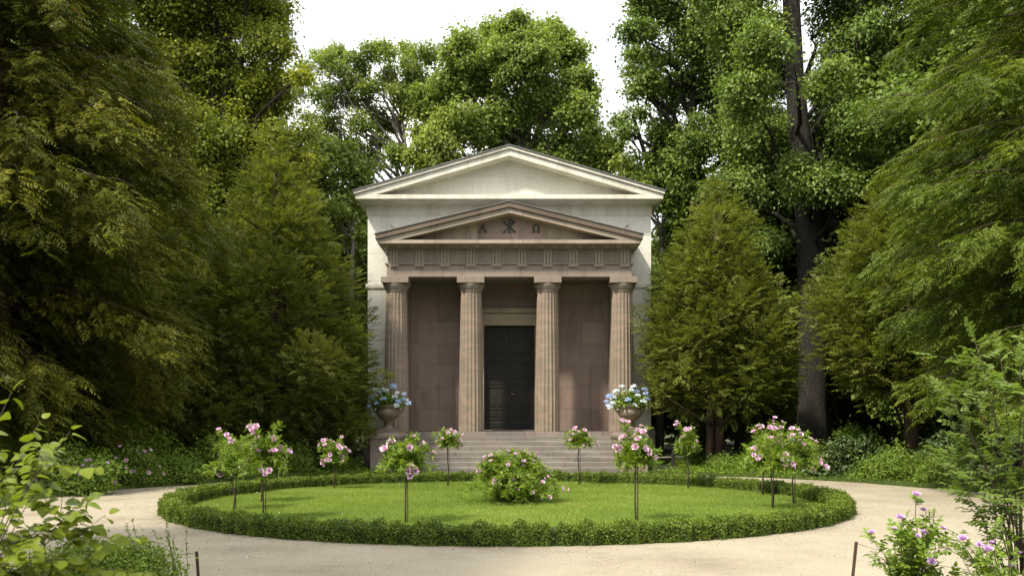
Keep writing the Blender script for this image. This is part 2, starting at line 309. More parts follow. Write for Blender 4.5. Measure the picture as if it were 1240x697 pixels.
def leaves(P, Nn, D, Ln, W, fold=0.18, droop=0.12, tint=None, six=False):
    """returns V,F,tint ; P base points, Nn face normals, D tip directions"""
    n = len(P); Ln = np.broadcast_to(Ln, (n,))[:, None]; W = np.broadcast_to(W, (n,))[:, None]
    D = nrm(D); S = nrm(np.cross(Nn, D)); Nn = nrm(np.cross(D, S))
    if not six:
        tip = P + D * Ln - Nn * Ln * droop
        mid = P + D * Ln * 0.45
        l = mid + S * W * 0.5 + Nn * W * fold; r = mid - S * W * 0.5 + Nn * W * fold
        V = np.stack([P, r, tip, l], 1).reshape(-1, 3)
        F = np.arange(n * 4).reshape(n, 4)
        return V, F, tint
    cols = [P]
    for t, h in ((.10, .34), (.34, .5), (.64, .41), (.87, .17)):
        m = P + D * Ln * t - Nn * Ln * droop * 2 * t * t
        cols += [m - S * W * h + Nn * W * fold * h * 2, m, m + S * W * h + Nn * W * fold * h * 2]
    cols.append(P + D * Ln - Nn * Ln * droop * 2)
    V = np.stack(cols, 1).reshape(-1, 3)
    b = (np.arange(n) * 14)[:, None]
    q = [(0, 1, 2, 3)]
    for k in range(3): q += [(1 + 3 * k, 4 + 3 * k, 5 + 3 * k, 2 + 3 * k), (2 + 3 * k, 5 + 3 * k, 6 + 3 * k, 3 + 3 * k)]
    q.append((10, 13, 12, 11))
    F = np.stack([b + np.array(e) for e in q], 1).reshape(-1, 4)
    if tint is not None: tint = np.repeat(tint, 8)
    return V, F, tint

def join(parts):
    Vs, Fs, Ts = [], [], []; b = 0
    for V, F, T in parts:
        Vs.append(V); Fs.append(F + b); Ts.append(T); b += len(V)
    return np.concatenate(Vs), np.concatenate(Fs), np.concatenate(Ts)

def rdir(rg, n):
    return nrm(rg.normal(size=(n, 3)))

def on_lobes(rg, Cn, R, dens, up=0.3, flat=0.85, lo=0.58, hi=1.1):
    """points on the outsides of lobes; returns pos, outward dir, lobe index"""
    Cn = np.asarray(Cn, float); R = np.asarray(R, float)
    cnt = np.maximum(4, (dens * R ** 2).astype(int))
    idx = np.repeat(np.arange(len(R)), cnt)
    d = rdir(rg, len(idx)); d[:, 2] += up; d = nrm(d)
    rr = R[idx] * rg.uniform(lo, hi, len(idx))
    P = Cn[idx] + d * rr[:, None] * np.array([1, 1, flat])
    return P, d, idx

def broad_crown(rg, Cn, R, leaf=0.16, clumps=14, per=34, cr=0.42, up=0.2, fill=0.5, width=0.7):
    """lobes -> clumps -> leaves"""
    Pc, dc, ix = on_lobes(rg, Cn, R, clumps, up=up)
    P2, d2, i2 = on_lobes(rg, Cn, R, clumps * fill, up=0, lo=0.2, hi=0.7)
    lt = rg.normal(0, 0.10, len(R))
    Pc = np.concatenate([Pc, P2]); dc = np.concatenate([dc, d2]); ix = np.concatenate([ix, i2])
    n = len(Pc); crs = cr * rg.uniform(0.55, 1.35, n)
    k = np.maximum(6, (per * (crs / cr) ** 2)).astype(int)
    j = np.repeat(np.arange(n), k); m = len(j)
    off = rdir(rg, m) * (rg.uniform(0.25, 1.0, m) ** 0.6)[:, None] * crs[j][:, None]
    off[:, 2] *= 0.6; off += rg.normal(0, .22, (m, 3)) * crs[j][:, None] * (rg.uniform(0, 1, m) > .6)[:, None] * 2
    P = Pc[j] + off + dc[j] * 0.0
    Nn = np.array([0, 0, 0.6]) + 0.5 * dc[j] + 0.3 * nrm(off) + rg.normal(0, 0.7, (m, 3))
    D = nrm(off) + np.array([0, 0, -0.35]) + rg.normal(0, 0.5, (m, 3))
    D = D - nrm(Nn) * np.sum(D * nrm(Nn), 1)[:, None]
    L = leaf * rg.uniform(0.5, 1.35, m)
    T = 0.45 + lt[ix][j] + rg.normal(0, 0.12, n)[j] + rg.normal(0, 0.16, m)
    return leaves(P, Nn, D, L, L * width, tint=T), Pc, ix

def fronds(rg, P, D, Ln, pairs=9, ew=0.03, sweep=0.9, droop=0.25, tint=None, side=0.45, rough=0.25):
    """flat needle sprays: an axis with side twiglets, each twiglet one slim blade"""
    n = len(P); D = nrm(D)
    up = np.tile(np.array([0, 0, 1.0]), (n, 1)) + rg.normal(0, rough, (n, 3))
    S = nrm(np.cross(D, up)); U = nrm(np.cross(S, D))
    Ln = np.broadcast_to(Ln, (n,)).astype(float)
    t = (np.arange(pairs) + 0.5) / pairs
    parts = []
    T0 = tint if tint is not None else np.full(n, 0.5)
    for s in (-1, 1):
        tt = np.broadcast_to(t, (n, pairs)) + rg.normal(0, 0.02, (n, pairs))
        bp = P[:, None] + D[:, None] * (Ln[:, None] * tt)[..., None]
        bp[..., 2] -= (droop * Ln[:, None] * tt ** 2)
        prof = side * np.minimum(1.0, 0.35 + tt * 1.9) * (1.08 - tt) * 1.25
        el = Ln[:, None] * prof * rg.uniform(0.7, 1.2, (n, pairs))
        dd = D[:, None] * sweep * 0.75 + S[:, None] * s + rg.normal(0, 0.14, (n, pairs, 3))
        dd[..., 2] -= droop * 1.0
        nn = U[:, None] + rg.normal(0, 0.3, (n, pairs, 3))
        tv = T0[:, None] + rg.normal(0, 0.10, (n, pairs))
        parts.append(leaves(bp.reshape(-1, 3), nn.reshape(-1, 3), dd.reshape(-1, 3), el.ravel(), ew, fold=0.05, droop=0.12, tint=tv.ravel()))
    return join(parts)

def needle_crown(rg, Cn, R, dens=60, frond=0.42, pairs=7, ew=0.035, up=0.35, outw=1.0, lift=0.5, droop=0.25, fill=0.5, tvar=0.1, center=None, tmean=0.5):
    P, d, ix = on_lobes(rg, Cn, R, dens, up=up, lo=0.6, hi=1.0)
    P2, d2, i2 = on_lobes(rg, Cn, R, dens * fill, up=0, lo=0.1, hi=0.6)
    P = np.concatenate([P, P2]); d = np.concatenate([d, d2]); ix = np.concatenate([ix, i2])
    n = len(P)
    lt = rg.normal(0, tvar, len(R))
    D = d * outw + np.array([0, 0, lift]) + rg.normal(0, 0.35, (n, 3))
    if center is not None:
        o = P - np.asarray(center); o[:, 2] = 0; D += nrm(o) * 0.6
    L = frond * rg.uniform(0.55, 1.3, n)
    return fronds(rg, P, D, L, pairs, ew, droop=droop, tint=tmean + lt[ix] + rg.normal(0, 0.11, n))

def wavy(rg, a, b, k=5, amp=0.08, sag=0.0):
    a = Vector(a); b = Vector(b); L = (b - a).length; out = []
    for i in range(k + 1):
        t = i / k; p = a.lerp(b, t)
        if 0 < i < k: p += Vector(rg.normal(0, amp * L / k * 1.2, 3))
        p.z += sag * L * math.sin(PI * t)
        out.append(p)
    return out

def limbs(rg, mb, trunk, lobes, r0, base_frac=0.35, sub=None, subidx=None, twigs=6, sides=6):
    """trunk: list of (x,y,z,r); limbs go to lobe centres, twigs to clumps"""
    T = [Vector(p[:3]) for p in trunk]
    top = T[-1].z; bot = T[0].z
    for li, c in enumerate(lobes):
        c = Vector(c)
        hz = min(top, max(bot + (top - bot) * base_frac, c.z - (Vector((c.x, c.y)) - Vector((T[-1].x, T[-1].y))).length * rg.uniform(0.5, 1.9)))
        for i in range(len(T) - 1):
            if T[i].z <= hz <= T[i + 1].z + 1e-6: break
        f = (hz - T[i].z) / max(1e-6, T[i + 1].z - T[i].z)
        s = T[i].lerp(T[i + 1], f); rt = trunk[i][3] * (1 - f) + trunk[i + 1][3] * f
        pts = wavy(rg, s, c, 6, 0.24, 0.08)
        ra = min(r0, rt * 0.75)
        mb.tube(pts, [ra * (1 - 0.75 * q / 6) for q in range(7)], sides)
        if sub is not None:
            own = np.nonzero(subidx == li)[0]
            for q in rg.permutation(own)[:twigs]:
                st = pts[int(rg.integers(3, 7))]
                mb.tube(wavy(rg, st, sub[q], 3, 0.14, 0.03), [ra * 0.2, ra * 0.15, ra * 0.1, ra * 0.04], 4)

def tree_broad(name, label, loc, trunk, Cn, R, leafm, barkm, seed, group=None, cat='tree', **kw):
    rg = np.random.default_rng(seed)
    root = thing(name, label, cat, loc, group)
    tw = kw.pop('twigs', 5); r0 = kw.pop('limb', 0.16); bf = kw.pop('base_frac', 0.35)
    sat = kw.pop('sat', 3); big = np.asarray(R) > .5
    j = np.repeat(np.nonzero(big)[0], sat); dd = rdir(rg, len(j)); dd[:, 2] += .15
    Cs = np.asarray(Cn)[j] + nrm(dd) * (np.asarray(R)[j] * rg.uniform(.75, 1.12, len(j)))[:, None]; Rs = np.asarray(R)[j] * rg.uniform(.25, .5, len(j))
    (V, F, T), Pc, ix = broad_crown(rg, np.concatenate([Cn, Cs]), np.concatenate([np.asarray(R) * .93, Rs]), **kw)
    np_obj('crown', np_mesh(name + '_crown', V, F, leafm, T), root)
    mb = MB(); mb.tube([p[:3] for p in trunk], [p[3] for p in trunk], 12)
    limbs(rg, mb, trunk, [tuple(c) for c in Cn], r0, bf, Pc, ix, tw)
    mb.build('trunk', barkm, root, smooth=True)
    return root

def lobes_px(spec, d, base, thick=1.0, rg=None):
    """lobes given by their place in the survey photo at distance d, made local to the tree base"""
    Cn, R = [], []
    for q in spec:
        x, y, r = q[:3]; dd = q[3] if len(q) > 3 else (rg.uniform(-1, 1) * thick if rg is not None else 0)
        p = px(x, y, d + dd) - Vector(base)
        Cn.append(p); R.append(r * d / FPX)
    return np.array([tuple(c) for c in Cn]), np.array(R)

def profile_lobes(rg, prof, n, rl, squash=1.0, yflat=1.0):
    """lobes over the surface of a turned profile [(z, r)...]"""
    zs = np.array([p[0] for p in prof]); rs = np.array([p[1] for p in prof])
    g = np.linspace(zs[0], zs[-1], 200); w = np.interp(g, zs, rs) + 0.25; cdf = np.cumsum(w) / w.sum()
    z = np.interp((np.arange(n) + rg.uniform(0, 1, n)) / n, cdf, g)
    a = np.arange(n) * 2.39996 + rg.uniform(-0.4, 0.4, n)
    r = np.interp(z, zs, rs)
    R = rl * rg.uniform(0.65, 1.35, n) * np.clip(0.45 + r / rs.max() * 0.65, 0, 1)
    r = r * (1 + .10 * np.sin(3 * a + 1.1 * z) + .09 * np.sin(5 * a - 1.7 * z))
    rr = np.maximum(0, r - R * 0.75) * rg.uniform(0.78, 1.16, n)
    return np.stack([rr * np.cos(a) * squash, rr * np.sin(a) * yflat, z], 1), R

# ================================================================== THE GROUND
def sheet(name, pts, z, mat):
    mb = MB(); mb.add([(x, y, z) for x, y in pts], [tuple(range(len(pts)))])
    o = mb.build(name, mat); return tag(o, kind='structure')

sheet('ground', [(-400, -60), (400, -60), (400, 500), (-400, 500)], 0.0, M['soil'])
LC = (0.0, 18.65); LR = 6.58                       # the round lawn
rg = np.random.default_rng(11)
pts = []
PCX, PCY, PR = 0.7, 18.6, 10.6
a0 = math.asin((3.1 - PCX) / PR); nseg = 150
def prad(a): return PR + 0.10 * math.sin(a * 9 + 1) + 0.07 * math.sin(a * 23) + 0.04 * math.sin(a * 51 + 2)
pts.append((3.4, -40)); pts.append((3.2, 5.0))
aa = np.linspace(-PI / 2 + 0.26, 1.5 * PI - 0.42, nseg)
for a in aa: pts.append((PCX + prad(a) * math.cos(a), PCY + prad(a) * math.sin(a)))
pts.append((-3.3, 5.0)); pts.append((-3.4, -40))
PATH = pts
sheet('gravel_path', pts, 0.004, M['gravel'])
mb = MB()
ring = 72
for (r0_, z0_) in ((LR - 0.12, 0.008), (4.6, 0.03), (2.2, 0.055)): pass
vs = [(LC[0], LC[1], 0.07)]; fs = []
rads = [(2.2, 0.06), (4.4, 0.035), (LR - 0.14, 0.010)]
for r_, z_ in rads:
    for k in range(ring): vs.append((LC[0] + r_ * math.cos(2 * PI * k / ring), LC[1] + r_ * math.sin(2 * PI * k / ring), z_))
for k in range(ring):
    q = (k + 1) % ring
    fs.append((0, 1 + k, 1 + q))
    for j in range(2): fs.append((1 + j * ring + k, 1 + (j + 1) * ring + k, 1 + (j + 1) * ring + q, 1 + j * ring + q))
mb.add(vs, fs); lawn = mb.build('lawn', M['turf'], smooth=True); tag(lawn, kind='structure')
def lawn_z(r): return np.interp(r, [0, 2.2, 4.4, LR], [0.07, 0.06, 0.035, 0.010])

def blades(rg, P, h, w, lean=0.5):
    n = len(P); a = rg.uniform(0, 2 * PI, n); s = np.stack([np.cos(a), np.sin(a), np.zeros(n)], 1)
    t = P + np.array([0, 0, 1.0]) * h[:, None] + rg.normal(0, 1, (n, 3)) * np.array([1, 1, 0]) * (h * lean)[:, None]
    V = np.stack([P - s * w[:, None], P + s * w[:, None], t], 1).reshape(-1, 3)
    return V, np.arange(n * 3).reshape(n, 3)
n = 430000
r = np.sqrt(rg.uniform(0, 1, n)) * (LR - 0.3); a = rg.uniform(0, 2 * PI, n)
P = np.stack([LC[0] + r * np.cos(a), LC[1] + r * np.sin(a), lawn_z(r)], 1)
pat = np.sin(P[:, 0] * 1.3 + 2 * np.sin(P[:, 1] * .9)) * .06 + np.sin(P[:, 1] * 2.9 + P[:, 0]) * .05 + np.sin(P[:, 0] * 7 + np.sin(P[:, 1] * 5) * 2) * .04
V, F = blades(rg, P, rg.uniform(0.018, 0.05, n) * (1 + pat * 2), rg.uniform(0.0025, 0.0045, n))
go = np_obj('lawn_grass', np_mesh('lawn_grass', V, F, M['grass'], 0.45 + pat * 2.0 + .12 * np.sin(P[:, 0] * .8 + 1.5 * np.sin(P[:, 1] * .55)) + rg.normal(0, 0.22, n)))
tag(go, 'short mown grass of the round lawn', 'grass', kind='stuff')

# box hedge ring
rg = np.random.default_rng(12)
hw, hh = 0.33, 0.255
hd = thing('box_hedge', 'low clipped box hedge running round the circular lawn', 'hedge', (LC[0], LC[1], 0))
mb = MB(); K = 120; prof = [(-hw / 2 + .05, 0), (-hw / 2 + .04, hh - .06), (-.08, hh - .03), (.08, hh - .03), (hw / 2 - .04, hh - .06), (hw / 2 - .05, 0)]
vs = []; fs = []
for k in range(K):
    a = 2 * PI * k / K
    for dx, z in prof: vs.append(((LR - hw / 2 + dx) * math.cos(a), (LR - hw / 2 + dx) * math.sin(a), z))
for k in range(K):
    q = (k + 1) % K
    for i in range(5): fs.append((k * 6 + i, q * 6 + i, q * 6 + i + 1, k * 6 + i + 1))
mb.add(vs, fs).build('woody_base', M['core'], hd)
n = 230000
a = rg.uniform(0, 2 * PI, n)
u = rg.uniform(0, 1, n); L_ = hh / (2 * hh + hw); 
wob = 0.026 * np.sin(a * 91 + 3 * np.sin(a * 17)) + 0.018 * np.sin(a * 61) + 0.014 * np.sin(a * 37 + 2) + 0.016 * np.sin(a * 143 + 1) + 0.012 * np.sin(a * 211)
hx = np.where(u < L_, -hw / 2, np.where(u < 1 - L_, (u - L_) / (1 - 2 * L_) * hw - hw / 2, hw / 2))
hz = np.where(u < L_, u / L_ * hh, np.where(u < 1 - L_, hh, (1 - u) / L_ * hh))
nx = np.where(u < L_, -1.0, np.where(u < 1 - L_, 0, 1.0)); nz = np.where((u >= L_) & (u < 1 - L_), 1.0, 0.1)
# rounded shoulders
cut = np.clip((hz - (hh - 0.05)) / 0.05, 0, 1) * np.clip((np.abs(hx) - (hw / 2 - .05)) / .05, 0, 1)
inn = rg.uniform(-0.05, 0.02, n) ** 1
rr = LR - hw / 2 + hx * (1 - 0.1 * cut) + (wob * .8 + inn) * nx; zz = np.maximum(0.0, hz * (1 - 0.08 * cut) + (wob + inn) * np.clip(nz, 0, 1))
stray = rg.uniform(0, 1, n) > 0.985; zz = zz + stray * rg.uniform(0, 0.05, n) * (nz > .5)
P = np.stack([rr * np.cos(a), rr * np.sin(a), zz], 1)
out_ = np.stack([nx * np.cos(a), nx * np.sin(a), nz], 1)
Nn = out_ + rg.normal(0, 0.55, (n, 3)) + np.array([0, 0, .3]); D = rdir(rg, n) + out_ * 0.5 + np.array([0, 0, .3])
clump = 0.10 * np.sin(a * 83 + hz * 30) + 0.08 * np.sin(a * 29 + hz * 11 + 1) 
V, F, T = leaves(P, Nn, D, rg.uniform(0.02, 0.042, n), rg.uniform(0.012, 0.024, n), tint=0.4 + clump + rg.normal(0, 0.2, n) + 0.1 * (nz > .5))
np_obj('leaf_cover', np_mesh('hedge_leaves', V, F, M['hedge_leaf'], T), hd)

# ================================================================== THE MAUSOLEUM (origin at the foot of its steps)
BY = 29.5
B = thing('mausoleum', 'small neoclassical temple of brown granite portico on a white stone hall', 'mausoleum', (0, BY, 0))
RIS = 1.30 / 8
# steps: one flight, each step a sheet of the same body
mb = MB()
for k in range(7):
    mb.box(-3.5, 3.5, 0.30 * k, 2.1 if k == 6 else 0.30 * (k + 1), 0.0 if k == 0 else RIS * k - 0.0, RIS * (k + 1))
st = MB()
prof = [(0, 0)]
for k in range(7): prof += [(0.30 * k, RIS * (k + 1)), (0.30 * (k + 1), RIS * (k + 1))]
prof += [(2.1, 0)]
vs = [(-3.5, y, z) for y, z in prof] + [(3.5, y, z) for y, z in prof]; n_ = len(prof)
fs = [tuple(range(n_)), tuple(range(2 * n_ - 1, n_ - 1, -1))] + [(i, i + n_, (i + 1) % n_ + n_, (i + 1) % n_) for i in range(n_)]
st.add(vs, fs).build('staircase', M['step'], B, bevel=0.008)
# stylobate: the top step and the porch floor
mb = MB().box(-4.42, 4.42, 2.103, 4.3, 0.0, 1.30); mb.build('porch_floor', M['stylo'], B, bevel=0.008)
# cheek blocks
for s in (-1, 1):
    mb = MB(); x0, x1 = (3.503, 4.47) if s > 0 else (-4.47, -3.503)
    mb.box(x0, x1, -0.02, 2.10, 0, 1.10).build('cheek_block', M['granblock'], B, bevel=0.01)
    mb = MB(); e = 0.03
    mb.add([(x0 - e, -0.06, 1.103), (x1 + e, -0.06, 1.103), (x1 + e, 2.09, 1.103), (x0 - e, 2.09, 1.103), (x0 - e, -0.06, 1.19), (x1 + e, -0.06, 1.19), (x1 + e, 2.09, 1.19), (x0 - e, 2.09, 1.19),
            (x0 + .11, 0.12, 1.30), (x1 - .11, 0.12, 1.30), (x1 - .11, 1.9, 1.30), (x0 + .11, 1.9, 1.30)],
           [(0, 3, 2, 1), (0, 1, 5, 4), (1, 2, 6, 5), (2, 3, 7, 6), (3, 0, 4, 7), (4, 5, 9, 8), (5, 6, 10, 9), (6, 7, 11, 10), (7, 4, 8, 11), (8, 9, 10, 11)])
    mb.box(x0 + .14, x1 - .14, 0.30, 1.1, 1.302, 1.37)
    mb.build('cheek_cap', M['granblock'], B, bevel=0.008)
# columns
def column():
    c = thing('column', None, None); C.objects.unlink(c); C.objects.link(c)
    fl = 20; sub = 6; H = 4.92; lev = 14
    vs = []; fs = []; nn = fl * sub
    for i in range(lev + 1):
        t = i / lev; r = 0.44 + (0.36 - 0.44) * t + 0.008 * math.sin(PI * t)
        for k in range(nn):
            a = 2 * PI * k / nn; q = (k % sub) / sub
            dep = 0.030 * math.sin(PI * q) ** 0.8 * (r / .44)
            vs.append(((r - dep) * math.cos(a), (r - dep) * math.sin(a), H * t))
    for i in range(lev):
        for k in range(nn):
            q = (k + 1) % nn; fs.append((i * nn + k, i * nn + q, (i + 1) * nn + q, (i + 1) * nn + k))
    MB().add(vs, fs).build('shaft', M['col'], c)
    mb = MB().lathe([(0.355, 4.86), (0.372, 4.875), (0.372, 4.895), (0.36, 4.905), (0.372, 4.915), (0.385, 4.93), (0.42, 5.0), (0.455, 5.08), (0.465, 5.12), (0.45, 5.145)], 48)
    mb.build('echinus', M['gran'], c, smooth=True)
    MB().box(-0.475, 0.475, -0.475, 0.475, 5.148, 5.36).build('abacus', M['gran'], c, bevel=0.01)
    return c
c0 = column(); c0.parent = B
COLX = (-3.96, -1.335, 1.335, 3.96)
for i, x in enumerate(COLX):
    c = c0 if i == 0 else copy_tree(c0, B)
    c.location = (x, 2.65, 1.30); pass
# entablature
yf, yb = 2.28, 3.02
AR0, AR1, FR1 = 6.66, 7.08, 7.66
MB().box(-4.25, 4.25, yf, yb, AR0, AR1).build('architrave', M['gran'], B, bevel=0.008)
for s in (-1, 1): MB().box(*sorted((s * 4.25, s * 3.55)), yb + 0.003, 3.9, AR0, AR1).build('side_beam', M['gran'], B)
MB().box(-4.30, 4.30, yf - 0.05, yb, AR1 + .002, AR1 + 0.06).build('taenia', M['gran'], B, bevel=0.006)
MB().box(-4.22, 4.22, yf + 0.03, 3.9, AR1 + 0.062, FR1).build('frieze', M['gran'], B)
def triglyph():
    mb = MB(); w = 0.34; z0, z1 = AR1 + 0.064, FR1 - 0.07; y = 0.028
    for k in range(3):
        a = -w / 2 + k * w / 3
        p = [(a + .022, -0.04), (a + w / 3 - .022, -0.04), (a + w / 3, 0.0), (a, 0.0)]
        vs = [(x, yy, z0) for x, yy in p] + [(x, yy, z1) for x, yy in p]
        mb.add(vs, [(0, 1, 2, 3), (7, 6, 5, 4), (0, 4, 5, 1), (1, 5, 6, 2), (2, 6, 7, 3), (3, 7, 4, 0)])
    mb.box(-w / 2, w / 2, -0.055, 0.0, z1 + .001, FR1 - .003)
    mb.box(-w / 2, w / 2, -0.10, -0.082, AR1 - 0.05, AR1 - 0.002)      # regula
    for k in range(6):
        x = -w / 2 + (k + .5) * w / 6; mb.box(x - .016, x + .016, -.098, -.083, AR1 - .085, AR1 - .0505)
    return mb.build('triglyph', M['rake'], B)
t0_ = triglyph(); t0_.location = (-4.005, yf + 0.03, 0)
for k in range(1, 10):
    t = t0_.copy(); C.objects.link(t); t.parent = B; t.location = (-4.005 + 0.89 * k, yf + 0.03, 0)
# horizontal cornice with raked soffit
def soffit_cornice(x, yfront, yw, z0, z1, zt, back, mat, name, wallx):
    """zt soffit height at the wall, z0 at the front edge, z1 top"""
    mb = MB()
    vs = [(-wallx, yw, zt), (wallx, yw, zt), (x, yfront, z0), (-x, yfront, z0), (-x, yfront, z1), (x, yfront, z1), (-x, back, z0), (x, back, z0), (-x, back, z1), (x, back, z1), (-wallx, back, zt), (wallx, back, zt)]
    fs = [(0, 1, 2, 3), (3, 2, 5, 4), (3, 4, 8, 6), (2, 7, 9, 5), (4, 5, 9, 8), (0, 3, 6, 10), (1, 11, 7, 2), (6, 8, 9, 7, 11, 10)]
    mb.add(vs, fs); return mb.build(name, mat, B)
soffit_cornice(4.50, 1.80, yf - 0.03, 7.73, 7.85, FR1 - 0.04, 3.695, M['rake'], 'geison', 4.25)
# mutules under the soffit
mb = MB()
for k in range(19):
    x = -4.005 + 0.445 * k
    mb.add([(x - .15, 1.86, 7.70), (x + .15, 1.86, 7.70), (x + .15, 2.24, 7.60), (x - .15, 2.24, 7.60), (x - .15, 1.86, 7.74), (x + .15, 1.86, 7.74), (x + .15, 2.24, 7.66), (x - .15, 2.24, 7.66)],
           [(0, 3, 2, 1), (4, 5, 6, 7), (0, 1, 5, 4), (1, 2, 6, 5), (2, 3, 7, 6), (3, 0, 4, 7)])
mb.build('mutules', M['gran'], B)
def raking(x, z_end, slope, th, yf0, yb0, mat, name, lift=0.0, x_in=0.0):
    """a chevron beam; lower edge at z_end + slope*(x-|X|)"""
    mb = MB(); za = z_end + slope * x
    poly = [(-x, z_end + lift), (0, za + lift), (x, z_end + lift), (x, z_end + lift + th), (0, za + lift + th), (-x, z_end + lift + th)]
    n = 6
    vs = [(a, yf0, b) for a, b in poly] + [(a, yb0, b) for a, b in poly]
    fs = [(0, 1, 4, 5), (1, 2, 3, 4), (6, 11, 10, 7), (7, 10, 9, 8)]
    for i in range(n): j = (i + 1) % n; fs.append((j, i, i + n, j + n))
    mb.add(vs, fs); return mb.build(name, mat, B)
SL = 0.243
# pieces are trimmed to stop at the cornice top
def raking_trim(x, zc, slope, lo, hi, y0, y1, mat, name):
    """band between lines zc+slope*(x-|X|)+lo .. +hi, cut at z=zc"""
    xi_lo = x + lo / slope if lo < 0 else x
    poly_r = [(xi_lo, zc), (x if lo >= 0 else x, zc), ]
    za = zc + slope * x
    L = [(-x, zc + max(0, hi) if lo >= 0 else zc), ]
    if lo < 0:
        pts = [(-x, zc), (-xi_lo, zc), (0, za + lo), (xi_lo, zc), (x, zc), (x, zc + max(hi, 0.001)), (0, za + hi), (-x, zc + max(hi, 0.001))]
        f = [(0, 1, 2, 6, 7), (2, 3, 4, 5, 6)]
    else:
        pts = [(-x, zc + lo), (0, za + lo), (x, zc + lo), (x, zc + hi), (0, za + hi), (-x, zc + hi)]
        f = [(0, 1, 4, 5), (1, 2, 3, 4)]
    n = len(pts); vs = [(a, y0, b) for a, b in pts] + [(a, y1, b) for a, b in pts]
    fs = list(f) + [tuple(i + n for i in reversed(q)) for q in f]
    for i in range(n): j = (i + 1) % n; fs.append((j, i, i + n, j + n))
    return MB().add(vs, fs).build(name, mat, B)
raking_trim(4.50, 7.853, SL, -0.17, 0.0, 1.80, 3.695, M['rake'], 'raking_fascia')
raking_trim(4.56, 7.853, SL, 0.003, 0.17, 1.73, 3.695, M['sima'], 'raking_gutter')
MB().add([(-3.9, 2.30, 7.80), (3.9, 2.30, 7.80), (0, 2.30, 7.853 + SL * 4.5 - 0.10), (-3.9, 2.42, 7.80), (3.9, 2.42, 7.80), (0, 2.42, 7.853 + SL * 4.5 - 0.10)],
         [(0, 1, 2), (5, 4, 3), (0, 3, 4, 1), (1, 4, 5, 2), (2, 5, 3, 0)]).build('tympanum', M['tymp'], B)
# portico roof
za = 7.853 + SL * 4.56
raking_trim(4.60, 7.853, SL, 0.172, 0.20, 1.70, 3.695, M['roofslate'], 'portico_roof')
# letters on the tympanum
def strokes(name, segs, x, z):
    """flat bronze strokes; segs of (x0,z0,x1,z1,w0,w1)"""
    mb = MB()
    for i, (a, b, c, d, w0, w1) in enumerate(segs):
        v = Vector((c - a, d - b)).normalized(); p = Vector((-v.y, v.x)); y0 = 2.297 - 0.024 - 0.0015 * (i % 5)
        q = [(a + p.x * w0, b + p.y * w0), (a - p.x * w0, b - p.y * w0), (c - p.x * w1, d - p.y * w1), (c + p.x * w1, d + p.y * w1)]
        vs = [(x + s_, y0, z + t_) for s_, t_ in q] + [(x + s_, 2.297, z + t_) for s_, t_ in q]
        mb.add(vs, [(0, 1, 2, 3), (7, 6, 5, 4), (0, 4, 5, 1), (1, 5, 6, 2), (2, 6, 7, 3), (3, 7, 4, 0)])
    return mb.build(name, M['letter'], B)
def arc(cx, cz, rx, rz, a0, a1, w0, n=12, wf=None):
    out = []
    for i in range(n):
        t0, t1 = i / n, (i + 1) / n; A, Bq = math.radians(a0 + (a1 - a0) * t0), math.radians(a0 + (a1 - a0) * t1)
        f = wf if wf else (lambda t: w0)
        out.append((cx + rx * math.cos(A), cz + rz * math.sin(A), cx + rx * math.cos(Bq), cz + rz * math.sin(Bq), f(t0), f(t1)))
    return out
ZL = 8.19
strokes('alpha_letter', [(-.115, 0.0, 0.0, .27, .012, .012), (.115, 0, -.01, .275, .026, .024), (-.07, .10, .07, .10, .011, .011), (-.165, .01, -.065, .01, .012, .012), (.05, .01, .165, .01, .012, .012)], -0.93, ZL)
strokes('chi_rho_emblem', [(0, 0, 0, .47, .024, .024), (-.06, .01, .06, .01, .014, .014), (-.19, .02, .20, .36, .016, .016), (.20, .02, -.19, .36, .028, .028),
        (-.235, .01, -.13, .01, .013, .013), (.13, .01, .235, .01, .013, .013), (-.23, .37, -.14, .36, .013, .013), (.15, .35, .235, .385, .013, .013), (-.04, .462, .02, .462, .012, .012)]
        + arc(.015, .382, .105, .08, 90, -90, .012, 14, lambda t: .012 + .016 * math.sin(PI * t)) + [(0, .302, .02, .302, .012, .012)], 0.0, ZL + 0.0)
strokes('omega_letter', arc(0, .15, .098, .115, 240, -60, .012, 18, lambda t: .012 + .013 * abs(math.sin(PI * (t - .5)))) + [(-.13, .012, -.04, .012, .014, .014), (.04, .012, .13, .012, .014, .014), (-.05, .05, -.045, .012, .014, .02), (.05, .05, .045, .012, .014, .02), (-.13, .0, -.13, .04, .008, .008), (.13, 0, .13, .04, .008, .008)], 0.93, ZL)
# porch walls
YW = 4.1
for s in (-1, 1): MB().box(*sorted((s * 3.62, s * 1.22)), YW, YW + .3, 1.303, 6.66).build('porch_wall', M['wall'], B)
MB().box(-1.217, 1.217, YW + .05, YW + .3, 5.76, 6.66).build('panel_over_door', M['wall'], B)
for s in (-1, 1): MB().box(*sorted((s * 4.20, s * 3.623)), 3.06, YW + .3, 1.303, 6.655).build('side_wall', M['gran'], B, bevel=0.006)
MB().box(-3.62, 3.62, 3.03, YW + .3, 6.86, 7.0).build('porch_ceiling', M['wall'], B)
